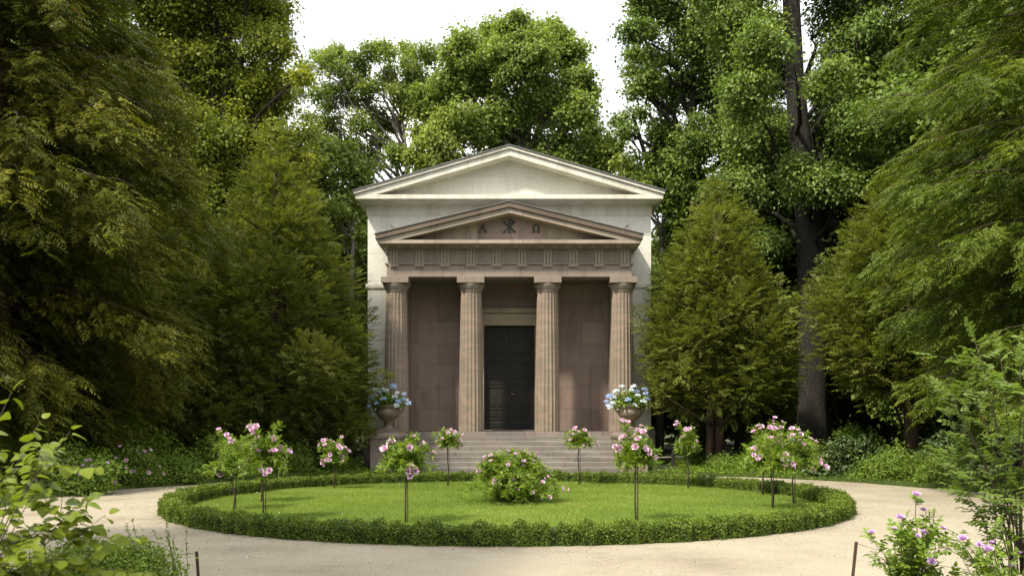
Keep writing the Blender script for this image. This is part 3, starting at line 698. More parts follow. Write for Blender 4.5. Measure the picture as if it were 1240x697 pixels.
# door surround
mb = MB(); y0 = YW - 0.10
mb.box(-1.16, -0.93, y0, YW + .3, 1.303, 5.16).box(0.93, 1.16, y0, YW + .3, 1.303, 5.16).box(-1.16, 1.16, y0, YW + .3, 5.163, 5.36)
mb.box(-1.10, 1.10, y0 + .04, YW + .3, 5.363, 5.62).box(-1.20, 1.20, y0 - 0.10, YW + .3, 5.623, 5.70).box(-1.24, 1.24, y0 - .14, YW + .3, 5.703, 5.76)
mb.build('door_surround', M['lintel'], B, bevel=0.006)
MB().box(-1.3, 1.3, YW - .25, YW + .3, 1.304, 1.34).build('door_sill', M['step'], B, bevel=0.005)
for s in (-1, 1):
    mb = MB(); x0, x1 = (0.004, 0.928) if s > 0 else (-0.928, -0.004)
    yd = YW + 0.10
    mb.box(x0, x1, yd, yd + .07, 1.343, 5.158)
    rows = [(1.42, 1.72), (1.80, 2.12), (2.22, 3.02), (3.12, 3.42), (3.50, 3.84)]
    rows = [(1.46, 1.76), (1.84, 2.12), (2.22, 2.92), (3.02, 3.14), (3.24, 3.80), (3.90, 4.02), (4.12, 4.72), (4.82, 5.06)]
    for z0, z1 in rows:
        if z1 - z0 < .15:
            mb.box(x0 + .07, x1 - .07, yd - .012, yd - .0005, z0, z1); continue
        a, b = x0 + .12, x1 - .12; w = .035
        mb.box(a, b, yd - .022, yd - .0005, z0, z0 + w).box(a, b, yd - .022, yd - .0005, z1 - w, z1)
        mb.box(a, a + w, yd - .022, yd - .0005, z0 + w + .0005, z1 - w - .0005).box(b - w, b, yd - .022, yd - .0005, z0 + w + .0005, z1 - w - .0005)
        mb.box(a + .09, b - .09, yd - .014, yd - .0005, z0 + .09, z1 - .09)
    for z in (1.40, 1.80, 2.17, 2.97, 3.19, 3.85, 4.07, 4.77, 5.11):      # studs
        for q in range(7): mb.lathe([(0.016, 0), (0.010, 0.014)], 6, (x0 + .09 + q * (x1 - x0 - .18) / 6, yd - .005, z))
    mb.box(x0 + .01, x0 + .05, yd - .025, yd - .0008, 1.36, 5.14) if s > 0 else mb.box(x1 - .04, x1 - .008, yd - .018, yd - .0008, 1.36, 5.14)
    dl = mb.build('door_leaf', M['door'], B)
    if s > 0:
        MB().tube([(0.07, yd - .03, 2.66), (0.07, yd - .08, 2.66), (0.12, yd - .08, 2.66), (0.16, yd - .075, 2.65)], [.016, .014, .014, .012], 8).lathe([(0.03, 0), (0.03, 0.02)], 12, (0.07, yd - .04, 2.64)).build('handle', M['brass'], dl, smooth=True)
# ---- the white hall behind
YH = 3.7
H0, HT = 1.38, 9.62
mb = MB().box(-5.13, -4.203, YH, 16.0, H0, HT).box(4.203, 5.13, YH, 16.0, H0, HT).box(-4.2, 4.2, YH, 16.0, 7.02, HT)
mb.build('hall_wall', M['white'], B)
MB().box(-5.0, 5.0, YW + .32, 15.9, 0, HT - .02).build('hall_core', M['white'], B)
for s in (-1, 1): MB().box(*sorted((s * 5.27, s * 4.43)), YH - .07, 16.1, 0, H0).build('plinth', M['granblock'], B, bevel=0.01)
for s in (-1, 1): MB().box(*sorted((s * 5.20, s * 4.21)), YH - .05, 16.05, 6.47, 6.62).build('string_course', M['trimwhite'], B, bevel=0.01)
MB().box(-5.16, 5.16, YH - .018, YH - .001, 9.08, 9.62).build('upper_fascia', M['trimwhite'], B)
soffit_cornice(5.47, YH - .62, YH - .02, 9.56, 9.71, 9.44, 16.5, M['trimwhite'], 'cornice', 5.18)
SM = 0.293
raking_trim(5.47, 9.713, SM, -0.22, 0.0, YH - .62, 16.45, M['trimwhite'], 'raking_cornice')
raking_trim(5.52, 9.713, SM, 0.003, 0.10, YH - .68, 16.45, M['trimwhite'], 'raking_moulding')
MB().add([(-5.0, YH - .05, 9.69), (5.0, YH - .05, 9.69), (0, YH - .05, 9.713 + SM * 5.47 - .12), (-5.0, YH + .1, 9.69), (5.0, YH + .1, 9.69), (0, YH + .1, 9.713 + SM * 5.47 - .12)],
         [(0, 1, 2), (5, 4, 3), (0, 3, 4, 1), (1, 4, 5, 2), (2, 5, 3, 0)]).build('gable_field', M['white'], B)
raking_trim(5.56, 9.713, SM, 0.103, 0.135, YH - .72, 16.5, M['roofslate'], 'roof')
for s in (-1, 1): MB().tube([(s * 4.3, 3.68, 8.75), (s * 3.84, 2.6, 8.22), (s * 3.84, 2.6, 8.02)], .013, 5).build('roof_stay', M['iron'], B)

# ================================================================== URNS AND HYDRANGEAS
def urn():
    u = thing('garden_urn', None, 'urn')
    MB().box(-.24, .24, -.24, .24, 0.0, 0.06).build('plinth', M['urn'], u, bevel=.006)
    prof = [(.19, .062), (.19, .085), (.12, .12), (.085, .17), (.085, .22), (.12, .26), (.115, .28), (.20, .33), (.32, .42), (.39, .52), (.405, .58), (.385, .64), (.36, .68), (.37, .72), (.42, .755), (.445, .78), (.44, .80), (.41, .80), (.36, .74)]
    MB().lathe(prof, 40, cap=False).build('bowl', M['urn'], u, smooth=True)
    MB().lathe([(0.0, .72), (.2, .735), (.37, .73)], 24, cap=False).build('soil', M['soilpot'], u)
    for s in (-1, 1):
        MB().tube([(s * .36, 0, .62), (s * .45, 0, .60), (s * .50, 0, .66), (s * .48, 0, .73), (s * .43, 0, .76)], [.03, .028, .024, .024, .02], 8).build('handle', M['urn'], u, smooth=True)
    return u
u0 = urn(); u1 = copy_tree(u0)
u0.location = (-3.985, BY + .72, 1.37); u1.location = (3.985, BY + .72, 1.37); u1.rotation_euler.z = .2
u0['label'] = 'bronze bowl urn on the stone block at the left end of the steps'
u1['label'] = 'bronze bowl urn on the stone block at the right end of the steps'
for u in (u0, u1): u['group'] = 'urns on the cheek blocks of the steps'

def bloom_ball(rg, R, n, size):
    d = rdir(rg, n); d[:, 2] = np.abs(d[:, 2]) * .9 - .15; d = nrm(d)
    P = d * R * np.array([1, 1, .8])
    return leaves(P - d * size * .3, d + rg.normal(0, .35, (n, 3)), rdir(rg, n), size * rg.uniform(.8, 1.2, n), size * .9, fold=.1, droop=.05, tint=.5 + rg.normal(0, .2, n) + rg.normal(0, .12))
rg = np.random.default_rng(31)
hyd_me = [np_mesh('floret_ball', *(lambda q: (q[0], q[1]))(q_), m_, q_[2]) for q_, m_ in [(bloom_ball(rg, .085, 110, .036), M['blue']), (bloom_ball(rg, .075, 100, .034), M['blue']), (bloom_ball(rg, .085, 110, .036), M['palebloom'])]]
def hydrangea(label, loc, seed, rx, tilt):
    rg = np.random.default_rng(seed)
    t = thing('hydrangea', label, 'flowers', loc, 'hydrangeas planted in the urns')
    n = 26; k = np.arange(n); a = k * 2.39996 + rg.uniform(-.3, .3, n); rr = np.sqrt((k + .5) / n)
    el = rr * 1.75
    Pd = np.stack([np.sin(el) * np.cos(a) * rx, np.sin(el) * np.sin(a) * .5, np.cos(el) * .60 + .10], 1) * rg.uniform(.82, 1.15, (n, 1))
    Pd[:, 0] += tilt * (1.0 - Pd[:, 2])
    for i in range(n):
        o = np_obj('flower_head', hyd_me[int(rg.choice([0, 1, 2], p=[.3, .28, .42]))], t, tuple(Pd[i])); o.rotation_euler = (rg.uniform(-.4, .4), rg.uniform(-.4, .4), rg.uniform(0, 6)); o.scale = [rg.uniform(1.0, 1.45)] * 3
    m = 520; d = rdir(rg, m); d[:, 2] = np.abs(d[:, 2]) * .9 - .1; P = d * np.array([rx * .9, .46, .55]) * rg.uniform(.4, 1.0, (m, 1)); P[:, 2] += .05
    V, F, T = leaves(P, d + np.array([0, 0, .8]) + rg.normal(0, .3, (m, 3)), d + rg.normal(0, .5, (m, 3)), rg.uniform(.09, .16, m), rg.uniform(.06, .09, m), tint=.4 + rg.normal(0, .2, m), six=True)
    np_obj('foliage', np_mesh('hydrangea_foliage', V, F, M['rose_leaf'], T), t)
    mb = MB()
    for i in range(n): mb.tube([(0, 0, -.06), tuple(Pd[i] * .5 + np.array([0, 0, .05])), tuple(Pd[i])], [.008, .007, .005], 4)
    mb.build('stems', M['cane'], t)
hydrangea('blue and white hydrangea filling the urn left of the steps', (-3.985, BY + .72, 2.12), 1, .62, 0.0)
hydrangea('pale blue hydrangea spilling from the urn right of the steps', (3.985, BY + .72, 2.12), 2, .70, -.12)

# ================================================================== ROSES
def rose_bloom(rg, size, mat, open_=1.0, rot=0):
    parts = []
    for ring_, (k, el, ln, wd) in enumerate([(6, 18, 1.0, .85), (6, 42, .85, .75), (5, 66, .62, .55), (3, 82, .42, .4)]):
        a = np.arange(k) * 2 * PI / k + ring_ * .5 + rg.uniform(-.15, .15, k); e = math.radians(el * open_)
        D = np.stack([np.cos(a) * math.cos(e), np.sin(a) * math.cos(e), np.full(k, math.sin(e))], 1)
        Nn = np.stack([-np.cos(a) * math.sin(e), -np.sin(a) * math.sin(e), np.full(k, math.cos(e))], 1)
        parts.append(leaves(np.zeros((k, 3)), Nn, D, size * ln * .55, size * wd * .62, fold=.22, droop=-.16, tint=np.full(k, .75 - .17 * ring_) + rg.normal(0, .12, k), six=True))
    V, F, T = join(parts); return np_mesh('rose_bloom', V, F, mat, T)
rg = np.random.default_rng(41)
BL = {'pink': [rose_bloom(rg, .115, M['pink'], rg.uniform(.8, 1.15)) for _ in range(5)], 'magenta': [rose_bloom(rg, .11, M['magenta'], 1.0) for _ in range(2)], 'lilac': [rose_bloom(rg, .085, M['lilac'], .8) for _ in range(3)]}

def compound(rg, P, D, size, k=5, tint=.5, six=False):
    """pinnate rose leaves: k leaflets along a stalk"""
    n = len(P); D = nrm(D); up = np.tile([0, 0, 1.0], (n, 1)) + rg.normal(0, .3, (n, 3)); S = nrm(np.cross(D, up)); U = np.cross(S, D)
    parts = []; tv = tint + rg.normal(0, .13, n)
    half = (k - 1) // 2
    for j in range(half):
        for s in (-1, 1):
            bp = P + D * (size * (.6 + .75 * j))[:, None]
            parts.append(leaves(bp, U + rg.normal(0, .2, (n, 3)), D * .7 + S * s + rg.normal(0, .1, (n, 3)), size * rg.uniform(.8, 1.1, n), size * .6, tint=tv + rg.normal(0, .05, n), six=six))
    bp = P + D * (size * (.6 + .75 * (half - .3)))[:, None]
    parts.append(leaves(bp, U + rg.normal(0, .2, (n, 3)), D + rg.normal(0, .1, (n, 3)), size * rg.uniform(.9, 1.2, n), size * .65, tint=tv, six=six))
    return join(parts)

def canes(rg, base, n, rx, rz_up, rz_dn, spread_down=.4, arch=.25, tilt=(0, 0), thick=.006):
    out = []
    for i in range(n):
        a = 2.39996 * i + rg.uniform(-.5, .5); q = math.sqrt((i + .5) / n)
        el = (1 - q) * 1.3 + rg.uniform(-.15, .2) - spread_down * q
        d = Vector((math.cos(a) * math.cos(el) * rx, math.sin(a) * math.cos(el) * rx, math.sin(el) * (rz_up if el > 0 else rz_dn)))
        d *= rg.uniform(.65, 1.12); d += Vector((tilt[0], tilt[1], 0)) * max(0, d.z)
        pts = []
        for k in range(7):
            t = k / 6; p = Vector(base) + d * t + Vector((0, 0, arch * rx * math.sin(PI * t) * 1.1)) + Vector(rg.normal(0, .012, 3)) * (k > 0) * rx * 2
            pts.append(p)
        out.append(pts)
    return out

def rose_plant(name, label, cat, loc, seed, cn, leafsize, per_cane, bloom_n, bloom='pink', bloomscale=1.0, stem=None, group=None, leafm='rose_leaf', tmean=.5, clusters=True, six=False, top_bias=0.4):
    rg = np.random.default_rng(seed)
    t = thing(name, label, cat, loc, group)
    mb = MB()
    for pts in cn: mb.tube(pts, [.007 - .0008 * k for k in range(len(pts))], 4)
    if stem:
        mbs = MB(); mbs.tube(stem, [.017, .015, .014, .015, .02][:len(stem)], 7)
        mbs.tube([(stem[0][0] + .035, .02, 0), (stem[0][0] + .03, .02, stem[-1][2] + .08)], [.009, .008], 6)
        mbs.build('stem', M['stem'], t, smooth=True)
    mb.build('canes', M['cane'], t)
    P, D = [], []
    for pts in cn:
        for k in range(per_cane):
            f = rg.uniform(.18, 1.0) * (len(pts) - 1.001); i = int(f); p = pts[i].lerp(pts[i + 1], f - i)
            ax = (pts[i + 1] - pts[i]).normalized(); d = Vector(rg.normal(0, 1, 3)); d -= ax * d.dot(ax); d = d.normalized() + ax * .6 + Vector((0, 0, .05))
            P.append(tuple(p)); D.append(tuple(d))
    P = np.array(P); D = np.array(D); n = len(P)
    V, F, T = compound(rg, P, D, leafsize * rg.uniform(.75, 1.25, n), 5, tmean, six)
    np_obj('foliage', np_mesh(name + '_foliage', V, F, M[leafm], T), t)
    tips = [c[-1] for c in cn]; tips.sort(key=lambda p: -(p.z + rg.normal(0, .25)) * top_bias + rg.uniform(0, .3))
    k = 0; i = 0
    while k < bloom_n:
        p = tips[i % len(tips)]; m = int(rg.integers(1, 4)) if clusters else 1
        for _ in range(m):
            if k >= bloom_n: break
            me = BL[bloom][int(rg.integers(len(BL[bloom])))]
            off = Vector(rg.normal(0, .035 if m > 1 else .01, 3)) * 1.3
            o = np_obj('rose_bloom', me, t, tuple(p + off + Vector((0, 0, .01))))
            dirn = (p - Vector((cn[0][0].x, cn[0][0].y, cn[0][0].z))); dirn = Vector((dirn.x, dirn.y - .35, abs(dirn.z) + .25)) + Vector(rg.normal(0, .2, 3))
            o.rotation_euler = dirn.to_track_quat('Z', 'Y').to_euler(); o.scale = [bloomscale * rg.uniform(.7, 1.2)] * 3
            k += 1
        i += 1
    return t

ROSES = [  # base px, base py, crown top py, crown low py, halfwidth px, canes, blooms, label
 (283, 617, 512, 585, 36, 20, 11, 'outermost left of the standard roses, its crown tangled with the taller one beside it'),
 (319, 628, 507, 580, 34, 24, 16, 'tall standard rose with wide pink crown, foremost at the left end of the lawn'),
 (316, 607, 520, 575, 30, 16, 6, 'small standard rose hidden behind the tall wide one at the left end of the lawn'),
 (405, 591, 515, 568, 20, 18, 14, 'compact standard rose with pale pink top, alone before the dark yew left of the temple'),
 (491, 633, 513, 580, 36, 20, 11, 'straggly standard rose with drooping deep pink blooms, in front of the left stone block'),
 (542, 589, 513, 545, 16, 14, 9, 'small round standard rose before the left half of the steps'),
 (701, 587, 510, 545, 19, 16, 10, 'small standard rose before the right half of the steps'),
 (770, 631, 508, 572, 28, 22, 12, 'standard rose with dense leafy crown, in front of the right urn'),
 (833, 591, 508, 552, 18, 16, 11, 'pale pink standard rose right of the temple before the reddish yew trunks'),
 (923, 599, 508, 572, 30, 18, 10, 'rearmost of the three crowded standard roses at the right end of the lawn'),
 (935, 616, 506, 578, 36, 24, 15, 'nearest and largest of the three crowded standard roses at the right end of the lawn'),
 (961, 609, 508, 575, 34, 20, 11, 'outermost right of the three crowded standard roses at the right end of the lawn')]
for i, (x, yb_, yt, yl, hwp, nc, nb, lab) in enumerate(ROSES):
    d = FPX * (EYE - 0.03) / (yb_ - HY); s = FPX / d
    X = CX + (x - 620) / s; ztop = EYE - (yt - HY) / s; zlow = EYE - (yl - HY) / s; hwm = hwp / s
    zg = zlow + (ztop - zlow) * .22
    rg = np.random.default_rng(100 + i)
    cn = canes(rg, (0, 0, zg), nc, hwm, (ztop - zg) * .98, (zg - zlow) * 1.1, .5, .22)
    # a second, shorter set keeps the heart of the crown leafy
    cn += canes(rg, (0, 0, zg), nc // 2, hwm * .6, (ztop - zg) * .7, (zg - zlow) * .6, .3, .2)
    stem = [(0, 0, 0), (.012 * rg.normal(), .01, zg * .35), (.015 * rg.normal(), .01, zg * .7), (0, 0, zg * .93), (0, 0, zg)]
    rose_plant('standard_rose', lab, 'rose tree', (X, d, 0.02), 200 + i, cn, .046, 34, int(nb * 2.0), stem=stem, bloomscale=1.12 if i not in (4,) else 1.25, group='standard roses round the lawn', tmean=.55)
# the bush in the middle
rg = np.random.default_rng(60)
cn = []
for i in range(70):
    a = rg.uniform(0, 2 * PI); q = rg.uniform(0.05, 1) ** .6; r_ = .92 * q; zt = (1.0 - .62 * q ** 2.2) * rg.uniform(.72, 1.06)
    b_ = Vector((rg.normal(0, .12), rg.normal(0, .12), 0)); e = Vector((r_ * math.cos(a), r_ * math.sin(a), zt))
    cn.append([b_.lerp(e, k / 6) + Vector((0, 0, .22 * math.sin(PI * k / 6) * (1 + q))) + Vector(rg.normal(0, .015, 3)) for k in range(7)])
for i in range(22):
    a = 2.39996 * i; b_ = Vector((0, 0, .05)); e = Vector((.95 * math.cos(a), .9 * math.sin(a), rg.uniform(.08, .3)))
    cn.append([b_.lerp(e, k / 6) + Vector((0, 0, .3 * math.sin(PI * k / 6))) + Vector(rg.normal(0, .015, 3)) for k in range(7)])
for i in range(46):
    a = 2.39996 * i; q = .25 + .5 * (i % 5) / 5; b_ = Vector((rg.normal(0, .1), rg.normal(0, .1), 0)); e = Vector((q * math.cos(a), q * math.sin(a), rg.uniform(.08, .55)))
    cn.append([b_.lerp(e, k / 6) + Vector((0, 0, .06 * math.sin(PI * k / 6))) + Vector(rg.normal(0, .015, 3)) for k in range(7)])
rose_plant('rose_bush', 'wide bushy pink rose growing from the grass at the centre of the round lawn', 'rose bush', (CX + 0 / 61.8, 18.0, .06), 61, cn, .042, 48, 96, bloomscale=.85, tmean=.55, clusters=True, top_bias=.15)

# ================================================================== TREES
# -- great oak at right
rg = np.random.default_rng(70)
ob = (12.6, 38.0, 0)
spec = [(900, 40, 46, 1), (950, -50, 60, 3), (1015, 15, 44, 2), (1060, 60, 45, 0), (1030, 95, 40, 1), (1010, 150, 36, 2.5), (1050, 195, 40, 1), (1085, 130, 46, 0), (925, 100, 34, 1.5), (915, 170, 38, 1),
        (935, 240, 30, 2.8), (900, 235, 36, 1), (1040, 255, 34, 3), (1105, 205, 42, 0), (1130, 60, 50, 0), (1190, 110, 55, 1), (1000, -70, 60, 0), (1090, -30, 60, -1), (920, 305, 32, 1), (1068, 310, 34, 2.5),
        (985, 228, 24, -2.2), (1010, 222, 18, -2.4), (960, 215, 16, -2.2), (1160, 200, 50, 2), (1240, 60, 60, 1), (880, -30, 55, 0), (1180, -40, 60, 0), (1230, 180, 50, 3), (1120, 280, 44, 3), (905, 130, 30, -3), (920, 60, 26, -3.5), (1005, 100, 20, -2.5),(1040,150,26,-3)]
Cn, R = lobes_px(spec, 38.0, ob, 1.0, rg)
tr = [(-.1, 0, 0, .82), (-.08, 0, .8, .66), (-.05, 0, 2.5, .56), (-.05, 0, 5.0, .60), (.0, 0, 8.3, .66), (-.25, 0, 10.5, .52), (-.55, 0, 13, .45), (-.8, 0, 16, .39), (-.95, 0, 19.5, .35), (-1.0, .3, 22, .2)]
oak = tree_broad('oak_tree', 'huge old oak with thick dark trunk rising behind the yews at right', ob, tr, Cn, R, M['oak'], M['bark'], 71, leaf=.155, clumps=30, per=74, cr=.5, limb=.12, fill=.45, width=.62)
for o in oak.children:
    if o.name.startswith('trunk'):
        mb = MB().tube([(.45, .2, 7.2), (.75, .2, 8.5), (.8, .3, 9.8), (1.5, .6, 12), (2.6, 1, 15)], [.3, .42, .34, .26, .14], 10)
        mb.build('limb', M['bark'], oak, smooth=True)
# -- tree with forked dark limbs left of the oak
ob = (9.4, 45.0, 0)
spec = [(800, 15, 30), (787, 70, 20), (845, 60, 40), (815, 115, 28), (862, 115, 36), (803, 165, 20), (850, 175, 34), (775, 40, 14), (774, 135, 10), (752, 148, 7), (760, 160, 6), (778, 8, 12), (880, 30, 42), (905, 90, 36), (830, -40, 42), (905, 180, 36), (885, 235, 38), (830, 215, 24), (870, -20, 50), (783, 105, 13), (790, -20, 24), (800, 200, 14), (840, 270, 30), (765, 88, 6)]
Cn, R = lobes_px(spec, 45.0, ob, 2.2, rg)
tree_broad('forked_tree', 'tall leafy tree with forked dark limbs between the temple gable and the oak', ob, [(0, 0, 0, .5), (0, 0, 5, .42), (.2, 0, 9, .38), (-.1, 0, 12, .3), (-.5, 0, 16, .2), (-.3, 0, 20, .1)], Cn, R, M['oak'], M['bark'], 72, leaf=.16, clumps=30, per=70, cr=.5, limb=.24, fill=.25)
# -- maple behind the temple
ob = (.6, 48.0, 0)
spec = [(560, 62, 27), (600, 44, 21), (622, 36, 15), (650, 38, 17), (668, 48, 20), (690, 70, 24), (703, 98, 19), (640, 80, 34), (590, 92, 34), (545, 102, 30), (700, 132, 22), (660, 130, 34), (612, 140, 34), (560, 150, 34), (714, 165, 20),
        (672, 180, 34), (738, 186, 13), (620, 190, 34), (525, 180, 28), (520, 130, 20), (700, 200, 30), (722, 198, 18), (535, 210, 30), (580, 215, 34), (645, 215, 34), (660, 60, 20), (690, 110, 22), (610, 70, 24)]
Cn, R = lobes_px(spec, 48.0, ob, 2.6, rg)
tree_broad('maple_tree', 'broad dense maple crown rising behind the temple gable', ob, [(0, 0, 0, .55), (0, 0, 6, .45), (.2, 0, 10, .4), (.2, 0, 14, .3), (.1, 0, 18, .15)], Cn, R, M['maple'], M['barkgrey'], 73, leaf=.17, clumps=32, per=64, cr=.44, limb=.2, fill=.25, width=.85)
# -- airy tree left of it
ob = (-6.8, 50.0, 0)
spec = [(395, 78, 13), (382, 68, 8), (410, 64, 12), (432, 70, 13), (450, 62, 13), (470, 64, 14), (492, 62, 13), (515, 66, 16), (400, 108, 12), (425, 98, 13), (440, 122, 12), (385, 118, 9), (470, 95, 14), (432, 150, 14), (500, 98, 17), (398, 150, 13), (455, 172, 15), (376, 142, 9),
        (500, 130, 16), (415, 175, 17), (480, 150, 12), (520, 105, 18), (440, 92, 9), (362, 108, 7), (368, 80, 7), (480, 190, 16), (385, 172, 12), (460, 135, 9), (445, 190, 16), (510, 160, 14), (420, 122, 12), (452, 108, 13), (462, 152, 13), (400, 128, 12), (484, 112, 15), (430, 184, 16), (412, 84, 12), (374, 98, 8), (500, 84, 15), (352, 118, 7)]
Cn, R = lobes_px(spec, 50.0, ob, 1.6, rg)
tree_broad('airy_tree', 'slender airy tree with open branches and pale leaves left of the maple', ob, [(-.5, 0, 0, .34), (-.3, 0, 6, .3), (.0, 0, 10, .26), (.9, 0, 13, .22), (1.2, 0, 15.5, .15), (.9, 0, 18, .08)], Cn, R, M['locust'], M['barkgrey'], 74, sat=1, leaf=.16, clumps=44, per=40, cr=.38, limb=.07, fill=.6, width=.6, twigs=9, base_frac=.35)
# -- high tree upper left
ob = (-12.0, 37.0, 0)
spec = [(230, 20, 56), (300, 5, 40), (318, 55, 27), (272, 90, 52), (328, 105, 22), (300, 160, 38), (240, 170, 56), (280, 240, 50), (335, 160, 15), (230, 260, 56), (325, 225, 30), (200, 80, 56), (260, 310, 50), (350, 95, 9), (366, 92, 6), (322, 12, 24), (345, 60, 9), (342, 130, 12), (360, 200, 16), (350, 180, 16),
        (280, -60, 56), (220, -90, 60), (320, -35, 22), (250, -140, 50), (180, -20, 56), (170, 180, 56), (310, 290, 36), (355, 240, 22), (190, 320, 56), (270, 380, 50), (338, 30, 10), (372, 160, 8), (335, 185, 18)]
Cn, R = lobes_px(spec, 37.0, ob, 1.8, rg)
tree_broad('hornbeam_tree', 'tall yellowish green tree reaching the frame top behind the left yews', ob, [(0, 1, 0, .4), (0, 1, 6, .34), (.2, 1, 12, .24), (.3, 1, 18, .14), (.2, 1, 22, .06)], Cn, R, M['horn'], M['barkdark'], 75, leaf=.15, clumps=28, per=66, cr=.48, limb=.12, fill=.55)
# -- pale small trees that peep past the gable
ob = (-7.3, 42.0, 0)
Cn, R = lobes_px([(392, 205, 26), (420, 195, 20), (430, 232, 20), (402, 252, 28), (372, 178, 20), (425, 285, 22), (395, 300, 26), (372, 225, 22), (440, 205, 14)], 42, ob, 1.2, rg)
tree_broad('young_tree', 'low pale green tree tucked between the left yew and the temple gable', ob, [(0, 0, 0, .2), (0, 0, 6, .16), (.1, 0, 10, .08)], Cn, R, M['maple'], M['barkgrey'], 76, leaf=.2, clumps=16, per=32, cr=.42, limb=.08)
ob = (7.2, 44.0, 0)
Cn, R = lobes_px([(790, 210, 18), (768, 206, 13), (818, 222, 20), (800, 240, 20), (830, 250, 24), (778, 232, 16), (755, 198, 10), (812, 200, 12)], 44, ob, 1.2, rg)
tree_broad('young_tree', 'low bright green tree just beyond the right corner of the temple gable', ob, [(0, 0, 0, .2), (0, 0, 6, .16), (.1, 0, 10, .08)], Cn, R, M['maple'], M['barkgrey'], 77, leaf=.2, clumps=16, per=32, cr=.42, limb=.08)

# -- yews
def yew(name, label, loc, prof, n, rl, seed, leafm='yew', trunks=((0, 0, .2),), cat='tree', dens=120, frond=.40, ew=.042, pairs=7, group=None, lean=(0, 0), flat=1.0, lift=.6, droop=.2, tmean=.5, bark='barkyew', tvar=.1):
    rg = np.random.default_rng(seed); t = thing(name, label, cat, loc, group)
    Cn, R = profile_lobes(rg, prof, n, rl)
    Cn[:, 0] += lean[0] * Cn[:, 2]; Cn[:, 1] += lean[1] * Cn[:, 2]; Cn[:, 2] = np.maximum(Cn[:, 2], R * .5 + prof[0][0])
    V, F, T = needle_crown(rg, Cn, R, dens, frond, pairs, ew, up=.3, lift=lift, droop=droop, center=(0, 0, 0), tmean=tmean, tvar=tvar)
    np_obj('crown', np_mesh(name + '_crown', V, F, M[leafm], T), t)
    mb = MB(); H = prof[-1][0]
    for k, (tx, ty, tr_) in enumerate(trunks):
        mb.tube([(tx, ty, 0), (tx * .9, ty, H * .2), (tx * .7 + .05, ty * .6, H * .45), (tx * .3, ty * .3, H * .75), (0, 0, H * .95)], [tr_ * 1.25, tr_, tr_ * .8, tr_ * .5, .02], 9)
    order = rg.permutation(len(R))[:70]
    for q in order:
        c = Cn[q]; z0 = max(.4, c[2] - math.hypot(c[0], c[1]) * rg.uniform(.4, .9)); z0 = min(z0, H * .9)
        mb.tube(wavy(rg, (0.05, 0, z0), tuple(c), 4, .12, -.03), [.06, .05, .04, .025, .012], 5)
    mb.build('trunk', M[bark], t, smooth=True)
    return t
yew('yew_tree', 'broad conical yew covering the left edge of the white temple wall', (-7.75, 30.3, 0), [(.5, 2.5), (1.6, 3.25), (3.2, 3.45), (5.0, 3.0), (6.8, 2.3), (8.6, 1.45), (10.2, .6), (11.0, .1)], 150, .85, 80, trunks=((0, 0, .25), (.5, .3, .16)), tmean=.55)
yew('yew_tree', 'conical yew with reddish twin trunks covering the right edge of the white wall', (7.05, 31.3, 0), [(1.9, 1.5), (2.6, 2.3), (4.2, 2.45), (6.0, 2.15), (7.6, 1.5), (9.0, .75), (9.8, .1)], 105, .75, 81, trunks=((-.22, -.1, .13), (.12, 0, .17)), tmean=.6)
yew('yew_tree', 'wide yew in front of the thick oak trunk at right', (11.75, 27.6, 0), [(2.4, 1.1), (3.3, 2.1), (4.4, 2.4), (5.8, 2.3), (7.2, 1.5), (8.4, .7), (9.0, .1)], 115, .78, 82, trunks=((.4, 0, .2),), tmean=.6)
yew('yew_tree', 'dark rounded yew in the shade between the great drooping conifer and the conical yew', (-12.2, 31.5, 0), [(.6, 2.2), (1.8, 2.9), (3.6, 3.0), (5.4, 2.5), (7.2, 1.5), (8.6, .3)], 115, .85, 83, tmean=.45)
yew('yew_tree', 'low spreading yew below the bigger conical yew left of the temple', (-10.2, 28.4, 0), [(.7, 1.6), (1.6, 2.1), (2.8, 2.0), (4.0, 1.4), (5.0, .3)], 60, .7, 84, tmean=.55)
yew('yew_tree', 'yew behind the reddish trunks, filling the gap toward the oak', (8.6, 34.2, 0), [(1.3, 1.4), (2.4, 1.9), (4.2, 2.0), (5.6, 1.5), (7.0, .6)], 80, .8, 85, tmean=.5)

